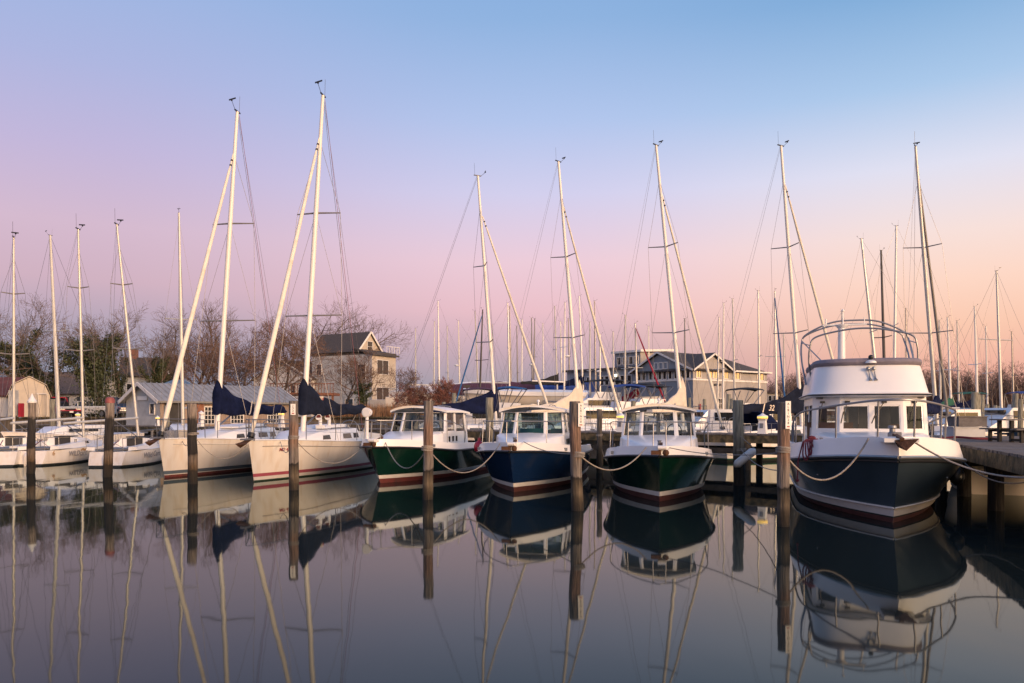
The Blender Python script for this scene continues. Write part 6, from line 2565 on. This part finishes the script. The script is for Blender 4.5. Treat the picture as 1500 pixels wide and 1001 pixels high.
def tarp_boat(label, px, d, ang, L, z0, tarp, ridge=1.6, hull='gelcoat_cream', bottom='antifoul_teal'):
    g = P(px, HOR, d)
    A = V((math.cos(ang), math.sin(ang), 0))
    org = V((g.x, g.y, 0)) - A * L * .5
    b = Boat('covered_boat', label, (org.x, org.y), (A.x, A.y), 'boats under winter covers in the yard', 'covered boat')
    b.t.location.z = z0
    t = b.t
    zr = lambda q: interp([(0, 1.3), (.5, 1.05), (1, 1.0)], q)
    h = Hull(L, L * .32, zr, zr, rake=.9, bwl=.8, tm=.5, stern=.8, flare=1.1, side=.55, n=10)
    h.shell([(-.6, 0), (.08, 1)], [MT[bottom], MT[hull]], 4).build('hull', [MT[bottom], MT[hull]], t)
    mb = MB()
    R = []
    rnd = random.Random(int(px))
    for i in range(15):
        f = .01 + .98 * i / 14
        l, r_ = h.pt(f, zr(f), -1), h.pt(f, zr(f), 1)
        top = zr(f) + ridge * (.55 + .45 * math.sin(min(1, f * 1.5) * 1.57)) * rnd.uniform(.95, 1.02)
        w = r_.x + .04
        R.append([V((-w, l.y, zr(f) - .25)), V((-w - .02, l.y, zr(f) + .1)), V((-w * .55, l.y, (top + zr(f)) * .53)), V((0, l.y, top)), V((w * .55, l.y, (top + zr(f)) * .53)), V((w + .02, l.y, zr(f) + .1)), V((w, l.y, zr(f) - .25))])
    mb.rings(R[::-1], False)
    mb.face([mb.pt(p) for p in R[-1]])
    mb.build('winter_cover', MT[tarp], t, smooth=45)
    mb = MB()
    for yy in (L * .25, L * .75):
        for s in (-1, 1):
            mb.tube([(s * L * .1, yy, -.2), (s * L * .17, yy, LAND - z0)], .045, 5)
    mb.box((0, L * .5, -.8), (.3, L * .3, .7))
    mb.build('stand', MT['antifoul_dark'], t, smooth=0)
    return b


def make_far_boats():
    k = 0
    rows = [
        # label, mast top, lean dx, distance, options
        ('far sailboat with the leftmost slender mast of the yard', (608.7, 481), 0, 92, {}),
        ('far sailboat with slim mast beside the taller white one', (636.6, 471), -1, 90, {}),
        ('far sailboat whose tall white mast stands over the reddish shrubs', (641.6, 441), 2, 80, dict(mast_mat='mast_white')),
        ('far sailboat with radar dome on its mast right of the shrubs', (671.5, 470), 2, 84, dict(radar=True)),
        ('far sailboat with pale mast between the blue furled sail and dark mast', (695.7, 456), 5, 82, {}),
        ('yard sailboat with dark mast and bright blue furled foresail', (707, 454), -5, 68, dict(mast_mat='mast_dark', jib='canvas_blue', ang=.95, L=9.0, zwl=.9)),
        ('yard sailboat with cream hull, teal bottom and the left mast of a close pair', (743.6, 444), 3, 74, dict(ang=3.2, L=9.5)),
        ('yard sailboat with the right mast of the close pair by the blue tarps', (746.5, 449), 2, 80, dict(mast_mat='mast_grey')),
        ('far sailboat with thin pale mast crossed by the leaning forestay', (765, 468), -1, 92, dict(mast_mat='mast_white')),
        ('far sailboat with grey mast left of twin masts', (778.7, 466), 1, 86, dict(mast_mat='mast_grey', cover='canvas_royal')),
        ('far sailboat with radar dome on the right one of the twin grey masts', (783.3, 467), -2, 84, dict(mast_mat='mast_grey', radar=True)),
        ('yard sailboat with tall pale mast and a black sail cover', (812.4, 448.7), 4, 76, dict(cover='canvas_black', ang=.2 + math.pi)),
        ('far sailboat with short mast tip left of the cream sail mast', (821, 471), 2, 92, {}),
        ('yard sailboat with cream mast carrying a radar pod just left of the cream sail mast', (827.5, 443), -1, 72, dict(radar=True, mast_mat='mast_white')),
        ('far sailboat with grey mast tucked beside the cream sail mast', (832.6, 467), 2, 86, dict(mast_mat='mast_grey')),
        ('yard sailboat with the tallest pale mast right of the cream sail mast', (848.3, 434), 6, 78, dict(mast_mat='mast_white', cover='canvas_navy')),
        ('yard sailboat with mast and bright blue folded sail before the marina wing', (864, 472), 0, 62, dict(cover='canvas_blue', ang=.35, L=8.4, zwl=.2)),
        ('far sailboat with tall grey mast and dome before the marina wing', (871, 441), 2, 74, dict(mast_mat='mast_grey', radar=True, zwl=.2)),
        ('far sailboat with faint short mast before the marina wing', (879, 490), 0, 70, dict(zwl=.2)),
        ('sailboat with pale mast and dark leaning stay left of the tower room', (916, 462), -1, 60, dict(ang=.4, zwl=0.0)),
        ('sailboat with red furled foresail and crimson sail cover before the marina building', (930.5, 474), 3, 60, dict(jib='canvas_red', cover='canvas_red', ang=2.15, L=8.8, zwl=.75)),
        ('far sailboat with dark mast behind the cream bundled yacht of the bow on cruiser', (1003, 467), 1, 68, dict(mast_mat='mast_grey', zwl=0.0)),
        ('sailboat with slim mast left of a close pair before the tan gable', (1053.5, 465), -3, 66, dict(zwl=0.0)),
        ('sailboat with taller pale mast of the pair before the tan gable', (1060, 444), -1, 66, dict(mast_mat='mast_white', zwl=0.0)),
        ('sailboat with mast topped at the right end of the tan gable', (1073, 438), 4, 64, dict(zwl=0.0)),
        ('sailboat with plain mast rising left of the blue wrapped one', (1110.6, 426), 2, 60, dict(mast_mat='mast_alloy', zwl=0.0)),
        ('sailboat with bright blue furled foresail right of the marina building', (1134.8, 427), 3, 60, dict(jib='canvas_blue', ang=1.45, zwl=0.0)),
    ]
    for lab, m, dx, d, o in rows:
        k += 1
        yard_boat(lab, m, dx, d, seed=k, **o)
    wet = [
        ('moored sailboat with leaning mast seen left inside the bimini frame', (1261.7, 350), 30, 44, dict(mast_mat='mast_alloy')),
        ('moored sailboat with thin black mast seen through the bimini frame', (1290.6, 367), 7, 46, dict(mast_mat='mast_dark', jib=None)),
        ('moored sailboat with tall white mast right inside the bimini frame', (1313, 331), -4, 46, dict(mast_mat='mast_white')),
        ('moored sailboat with short mast behind the radar post of the flybridge boat', (1233, 457), 2, 62, {}),
        ('moored sailboat with slim mast and navy cover behind the flybridge right side', (1376, 469), 2, 62, dict(cover='canvas_navy', ang=3.3)),
        ('moored sailboat with gold tinted mast and green sail cover', (1388, 465), 6, 58, dict(cover='canvas_green', ang=3.4, mast_mat='mast_white')),
        ('moored sailboat with bright mast standing over the dock pile', (1427.6, 449), 5, 56, dict(mast_mat='mast_white', cover='canvas_navy')),
        ('moored sailboat with tall mast and wide spreaders near the right edge', (1459.7, 397), 8, 46, dict(mast_mat='mast_alloy', spr=((.55, 1.35, .2),), ang=1.9, L=9.5)),
        ('moored sailboat whose thin mast passes left of the first keelboat group', (262, 312), 6, 40, dict(mast_mat='mast_alloy', ang=1.9, L=7.5)),
        ('moored sailboat with mast between the first two keelboats', (73.5, 345), 13, 36, dict(mast_mat='mast_alloy', ang=1.25, L=7.2)),
    ]
    for lab, m, dx, d, o in wet:
        k += 1
        yard_boat(lab, m, dx, d, seed=k, on_stand=False, zwl=0.0, **{**dict(hull='gelcoat', bottom='antifoul_dark'), **o})
    tarp_boat('big boat shrink wrapped in white film behind the shrub trees', 690, 84, .1, 10, 2.6, 'shrink_wrap', 1.9)
    tarp_boat('boat under a maroon winter cover beside the blue tarps', 722, 78, .1, 8.5, 2.9, 'canvas_maroon', 1.3)
    tarp_boat('boat under a royal blue tarp left of the black sail cover', 775, 80, .1, 8, 2.9, 'canvas_royal', 1.2)
    tarp_boat('boat wrapped in white film behind the black sail cover', 812, 86, 3.2, 9, 2.7, 'shrink_wrap', 1.5)
    tarp_boat('boat under a blue tarp behind the cream bundled sail', 833, 82, .15, 6, 2.8, 'canvas_royal', 1.6)
    tarp_boat('low boat with bright teal bottom and bare cream hull in the yard', 770, 68, .05, 11, 2.75, 'gelcoat_clean', .35)
    tarp_boat('cream hulled boat propped behind the shrub trees by the grey house', 638, 80, .0, 9.5, 2.9, 'gelcoat_cream', .4)
    tarp_boat('long cream hulled boat behind the bundled sail before the marina wing', 905, 56, .1, 7.5, .3, 'sail_cream', .5)
    motor_yacht('motor yacht with black bimini top before the marina wing', 872, 62, .2, 9, .9)
    motor_yacht('motor yacht with white upper works under the dark canopy left of the marina corner', 935, 58, .3, 8.5, .3)
    motor_yacht('white motor yacht with black top before the blue marina wall', 962, 60, 2.9, 8, .5)
    motor_yacht('white cabin boat lying beyond the pier left of the tan rope pile', 868, 42, .25, 6.5, 0, bimini=False, group='motorboats moored beyond the pier')
    motor_yacht('white cabin boat moored beyond the pier right of the flybridge boat', 1400, 42, .2, 5.0, -.1, bimini=False, group='motorboats moored beyond the pier')
    motor_yacht('dark hulled motorboat moored behind the picnic table', 1478, 44, .3, 7.5, 0, hull='hull_blue', bimini=False, group='motorboats moored beyond the pier')
    motor_yacht('white cabin boat moored behind the boxes on the dock', 1434, 54, .1, 5.5, -.1, bimini=False, group='motorboats moored beyond the pier')
    motor_yacht('white open boat moored behind the blue cabin cruiser pier', 707, 44, .1, 6.0, 0, bimini=False, group='motorboats moored beyond the pier')
    motor_yacht('white boat moored beyond the pier left of the lettered sign pile', 1128, 48, .1, 5.2, -.15, bimini=False, group='motorboats moored beyond the pier')


def make_more_boats():
    rows = [
        ('white cabin boat with blue canopy moored beyond the pier right of the tan rope pile', 905, 46, .2, 5.5, 'canvas_royal', True),
        ('white cuddy boat moored beyond the pier behind the dark green cruiser cabin', 985, 44, -.1, 5.5, 'canvas_navy', False),
        ('cream sided cabin boat moored right of the dark green cruiser cabin', 1043, 46, .25, 6.0, 'canvas_navy', False),
        ('small motorboat with black canopy before the tan marina wall', 1078, 52, .1, 6.0, 'canvas_black', True),
        ('white cabin boat moored just left of the thick pale pile', 1068, 41, 3.0, 5.0, 'canvas_navy', False),
        ('white motorboat with a blue canopy far behind the picnic table', 1492, 60, .2, 6.5, 'canvas_royal', True),
        ('white motorboat moored far behind the dock boxes', 1448, 66, 3.0, 7.0, 'canvas_navy', False),
        ('far white motorboat with green canopy right of the flybridge boat', 1408, 62, .1, 6.5, 'canvas_green', True),
        ('white cabin boat moored behind the mast at the right of the flybridge boat', 1383, 52, -.2, 5.0, 'canvas_navy', False),
        ('low white motorboat moored behind the boom of the lettered cover', 1100, 44, .1, 5.0, 'canvas_navy', False),
        ('white cabin boat moored behind the navy boom cover beyond the pier', 655, 46, .1, 6.0, 'canvas_navy', False),
        ('white cabin boat with maroon canopy between the green and blue cruisers', 690, 52, .2, 6.0, 'canvas_maroon', True),
        ('small white boat moored beyond the pier at the inner edge of the blue cruiser', 735, 50, -.2, 5.5, 'canvas_blue', True),
    ]
    for lab, px, d, ang, L, top, bim in rows:
        motor_yacht(lab, px, d, ang, L, -.1, top=top, bimini=bim, group='motorboats moored beyond the pier')
    k = 300
    for lab, m, dx, d, o in (
        ('far sailboat with short grey mast at the right of the pink striped sky gap', (1327, 452), 2, 70, dict(mast_mat='mast_grey')),
        ('far sailboat with thin mast between the flybridge boat and the dock pile', (1402, 470), 3, 72, dict(cover='canvas_navy')),
        ('far sailboat with white mast near the far wood, left of the wide spreader one', (1444, 478), 3, 76, dict(mast_mat='mast_white')),
        ('far sailboat with thin grey mast right of the wide spreader one', (1482, 486), 3, 78, dict(mast_mat='mast_grey', cover='canvas_blue')),
        ('far sailboat with slim mast low beside the blue wrapped stay', (1148, 488), 1, 74, {}),
        ('far sailboat with thin mast left of the tall red stayed one', (898, 486), 1, 76, {}),
        ('far sailboat with thin mast before the boxy tower room', (950, 478), 1, 80, dict(mast_mat='mast_white')),
        ('far sailboat with slim pale mast right of the black sail cover', (795, 474), 2, 88, dict(mast_mat='mast_white')),
        ('far sailboat with slim grey mast left of the black sail cover', (757, 478), 2, 90, dict(mast_mat='mast_grey')),
        ('far sailboat with slim mast right above the blue furled stay', (721, 476), 2, 90, {}),
        ('far sailboat with thin mast just right of the tall white shrub mast', (655, 478), 2, 92, {}),
    ):
        k += 1
        yard_boat(lab, m, dx, d, seed=k, on_stand=False, zwl=.0, **{**dict(hull='gelcoat', bottom='antifoul_dark', L=8.5), **o})
    rnd = random.Random(5)
    src = None
    for i in range(26):
        px = rnd.choice((rnd.uniform(885, 1120), rnd.uniform(1395, 1500), rnd.uniform(640, 760)))
        d = rnd.uniform(40, 62)
        g = P(px, HOR, d)
        if src is None:
            src = thing('far_mooring_pile', 'thin weathered pile standing among the far moored boats', 'piling', (g.x, g.y, 0), 0, 'thin piles in the far basin')
            mb = MB()
            mb.tube([(0, 0, -.5), (0, 0, 1.5), (.02, 0, 3.0), (.02, 0, 3.02)], [.15, .14, .125, .10], 9)
            body = mb.build('post', MT['pile_pale'], src)
        else:
            c = src.copy()
            COL.objects.link(c)
            q = body.copy()
            q.parent = c
            COL.objects.link(q)
            c.location = (g.x, g.y, rnd.uniform(-.5, .2))


def make_background():
    make_more_boats()
    make_buildings()
    make_trees()
    make_clutter()
    make_far_boats()


# ------------------------------------------------------------------ build everything
make_setting()
FO, FD, FR, FW = make_piers()
make_piles()

gt, gorg, gA, gX, gh = cabin_cruiser((557, 708), .28, 2.95, 7.6, MT['hull_green'], MT['antifoul_red'], 'green hulled cabin cruiser with red waterline seen from its bow quarter beside white yachts')
spotlight(gt, -.80, 1.3, 1.2, 1.92, .15)
bt, borg, bA, bX, bh = cabin_cruiser((753, 721), .19, 2.95, 7.6, MT['hull_blue'], MT['antifoul_brown'], 'deep blue hulled cabin cruiser with teal tinted windshield moored bow out')
spotlight(bt, 1.22, 3.3, 1.0, 1.98, .15)
et, eorg, eA, eX, eh = cabin_cruiser((966, 735), .175, 2.78, 7.4, MT['hull_dark_green'], MT['antifoul_brown'], 'dark green hulled cabin cruiser pointing straight at the viewer with clear windshield')
ft, forg, fA, fX, fh = flybridge_boat()

GB = [(-.35, 0), (-.08, 0), (.09, 1), (.10, 2), (.22, 3)]
j1, h1 = big_sloop('white sailing yacht with grey and red waterline stripes and navy sail cover lettered in cream', (241, 700), (.115, .99), (318, 640), 3.6, (347.5, 164), (337, 230), (238, 628),
                   ([(-.35, 0), (-.08, 0), (.075, 1), (.10, 2), (.21, 3)], [MT['antifoul_red'], MT['boot_white'], MT['boot_grey'], MT['gelcoat']], MT['boot_white']), text=True, cover=MT['canvas_navy'])
j2, h2 = big_sloop('white sailing yacht with pink waterline stripe and dark sail cover with round badge', (372, 706), (.155, .988), (444, 640), 3.6, (473, 140), (466, 206), (374, 620),
                   ([(-.35, 0), (-.08, 0), (.04, 1), (.14, 2), (.24, 3)], [MT['antifoul_green'], MT['boot_white'], MT['boot_pink'], MT['gelcoat']], MT['ink_grey']), badge=True, extra_dorades=True, cover=MT['canvas_slate'], side_text='WINDFALL II' if False else None)
p = h2.pt(.13, .92, 1)
p2 = h2.pt(.19, .92, 1)
up = h2.pt(.15, 1.0, 1) - h2.pt(.15, .85, 1)
ax = p2 - p
lettering('MD 4517 C', .15, frame_m(ax, up - ax * (up.dot(ax) / ax.dot(ax)), p + V((.02, 0, 0))), MT['ink_red'], j2.t, name='hull_lettering')

small_keelboat('white keelboat with plain hull cut by the left edge of the picture', -4, 50, 30.0, 37.2, 21, (20, 348), None, -1.1)
small_keelboat('white keelboat with a name in grey letters and an orange fish on its side', 43, 152, 30.6, 37.4, 127, (114.5, 336), [('WILDcard', .29, 5.1, .40, 'ink_grey'), ('~', .7, 4.8, .56, 'ink_gold'), ('6', .26, 6.55, .46, 'ink_gold')], -1.5)
small_keelboat('white keelboat with slanting dark name letters, nearest the grey and red striped yacht', 158, 246, 29.8, 36.4, 182, (171, 329), [('Wild', .30, 5.35, .38, 'ink_grey'), ('Card', .30, 4.65, .42, 'ink_grey')], -1.7)

b1, _ = pier_sloop('sailing yacht beyond the pier with navy blue boom cover behind the green cabin cruiser', 727, 41, (700, 258), (708, 318), None, MT['canvas_navy'], 4.9, 1.45, ab=(-.88, -.47))
b2, _ = pier_sloop('sailing yacht with cream sail bundled on its boom behind the blue cabin cruiser', 850, 39, (818, 237), (828, 303), None, MT['sail_cream'], 3.6, 1.7)
b3, _ = pier_sloop('sailing yacht with a short cream sail bundle behind the dark green bow on cruiser', 1001, 36.6, (961, 213), (970, 285), None, MT['sail_cream'], 2.6, 1.75)
b4, _ = pier_sloop('sailing yacht with slate boom cover lettered in cream left of the flybridge boat', 1175, 36.6, (1144, 214), (1152, 272), None, MT['canvas_slate'], 4.3, 1.5, text=True, dodger='canvas_navy', ab=(-.86, -.51))
b5, _ = pier_sloop('tall masted sailing yacht hidden behind the right side of the flybridge boat', 1373, 36.6, (1341, 215), (1348, 240), None, MT['canvas_navy'], 3.2, 1.0, mast_mat='mast_alloy', ab=(-.60, -.8), roll_mat=MT['mast_grey'])

# mooring lines
def pl(k, dz):
    g, top, r = PILES[k]
    return V((g.x, g.y - r * .2, dz)), r


def bow(org, A, X, x, y, z):
    return org + A * y + X * x + V((0, 0, z))


c, r = pl(283, 1.45)
rope('mooring_line', 'thin cream rope from the grey and red striped yacht bow round the dark pile', bow(j1.org, j1.A, j1.X, .25, .9, 1.2), c, .28, .012, wraps=(PILES[283][0], r, 1.45, 3))
rope('mooring_line', 'slack cream rope from the dark pile to the rusty anchor of the pink striped yacht', c, bow(j2.org, j2.A, j2.X, -.1, .1, 1.1), .55, .012)
c, r = pl(430, 1.40)
rope('mooring_line', 'short dark rope looping from the pink striped yacht bow to the number sign pile', bow(j2.org, j2.A, j2.X, .45, 1.1, 1.22), c, .40, .012, 'rope_grey', wraps=(PILES[430][0], r, 1.40, 4))
rope('mooring_line', 'long cream rope sagging from the number sign pile to the bow of the green cruiser', c, bow(gorg, gA, gX, -.5, .5, 1.12), .62, .014)
c, r = pl(626, 1.22)
rope('mooring_line', 'cream rope sagging from the green cruiser bow to the reddish pile', bow(gorg, gA, gX, .25, .35, 1.22), c, .62, .017, wraps=(PILES[626][0], r, 1.22, 4))
rope('mooring_line', 'cream rope sagging from the reddish pile to the bow of the blue cruiser', c, bow(borg, bA, bX, -.3, .2, 1.25), .66, .017)
c, r = pl(847, 1.18)
rope('mooring_line', 'grey rope from the blue cruiser bow to its letter sign pile', bow(borg, bA, bX, .3, .3, 1.3), c, .10, .013, 'rope_grey', wraps=(PILES[847][0], r, 1.18, 5))
rope('mooring_line', 'cream rope sagging from the blue cruiser pile to the bow of the dark green cruiser', c, bow(eorg, eA, eX, -.3, .2, 1.25), .42, .019)
c, r = pl(1147, 1.32)
rope('mooring_line', 'grey rope stretched from the dark green cruiser bow towards the flybridge boat pile', bow(eorg, eA, eX, .2, .3, 1.25), c, .10, .012, 'rope_grey', wraps=(PILES[1147][0], r, 1.38, 5))
rope('mooring_line', 'thick cream rope drooping across the slate bow from the pile to the flybridge boat pulpit', c, bow(forg, fA, fX, -.45, .35, 1.56), .62, .021)
dk = FO + FD * 2.5 + FR * 2.0 + V((0, 0, PZ + .1))
rope('mooring_line', 'thick pale rope running from the flybridge boat anchor out to the right edge', bow(forg, fA, fX, .25, -.05, 1.5), V((8.55, 12.4, 1.02)), .22, .021)
rope('mooring_line', 'thin pale rope from the flybridge boat side across the dark gap under the dock', bow(forg, fA, fX, 1.72, 3.4, 1.05), V((9.0, 13.2, .98)), .30, .016)
cc, rr = pl(1084, 1.05)
rope('mooring_line', 'dark rope slung from the pale pile to the flybridge boat pile', cc, pl(1147, 1.0)[0], .18, .012, 'rope_grey', wraps=(PILES[1084][0], rr, 1.02, 3))
cc, rr = pl(878, 1.2)
rope('mooring_line', 'tan rope ends hanging in a loop from the thin dark pile', cc, cc + V((.5, -.1, -.2)), .7, .012, wraps=(PILES[878][0], rr, 1.3, 3))

# red line coiled on the flybridge boat's rail
q0 = fh.sheer(-1, .06)
q0 = min(q0, key=lambda p: abs(p.y - 2.0))
mb = MB()
for k in range(5):
    x0 = .035 * k
    mb.tube(smooth_path([(x0, .02, .02), (x0 - .10, -.12, -.03), (x0 - .13 + .02 * k, -.17, -.30 + .03 * k), (x0 - .06, -.18, -.40 + .04 * k), (x0, -.14, -.2), (x0 + .02, .02, .03)], 4), .016, 5)
mb.tube([(-.12, -.10, -.02), (-.22, -.14, -.42), (-.23, -.12, -.80)], .014, 5)
mb.ball((-.23, -.12, -.82), .035, 6, 4)
mb.ball((.05, .03, .05), .06, 8, 5, (1.4, 1, .7))
o = mb.build('coiled_rope', MT['rope_red'])
o.location = forg + fX * q0.x + fA * q0.y + V((0, 0, q0.z))
o.rotation_euler = (0, 0, -math.atan2(.295, math.sqrt(1 - .295 ** 2)))
tag(o, 'dark red rope coiled and hanging over the white bow rail of the flybridge boat', 'rope')
# fenders
def fender(label, p, r, ln, material, axis=V((0, 0, 1)), hang=None, ball=False):
    t = thing('fender', label, 'fender', p)
    mb = MB()
    if ball:
        mb.ball((0, 0, 0), r, 14, 10, (1, 1, 1.15))
        mb.lathe([(.05, 0), (.04, .1)], (0, 0, r * 1.1), 8)
    else:
        a = axis.normalized()
        mb.tube([a * (-ln / 2), a * (-ln / 2 + r * .5), a * (-ln / 2 + r), a * (ln / 2 - r), a * (ln / 2 - r * .5), a * (ln / 2)], [r * .2, r * .75, r, r, r * .75, r * .2], 12)
    mb.build('body', material, t, smooth=70)
    if hang:
        mb = MB()
        mb.tube([axis.normalized() * (ln / 2) if not ball else V((0, 0, r * 1.2)), V(hang)], .012, 5)
        mb.build('lanyard', MT['rope_grey'], t)
    return t


fender('round red ball fender hanging at the stern corner of the green cabin cruiser', P(702, 655, 24.2), .17, 0, MT['fender_red'], ball=True, hang=(.05, .1, .45))
fender('white fender lashed slanting across the thick pale pile', P(1091, 671, 21.55), .12, .75, MT['fender_white'], V((.75, 0, .62)), hang=(-.1, .1, .6))
fender('black fender hanging between the flybridge boat and the dock', P(1401, 697, 16.6), .15, .42, MT['plastic_black'], hang=(-.08, .3, .55))

make_background()
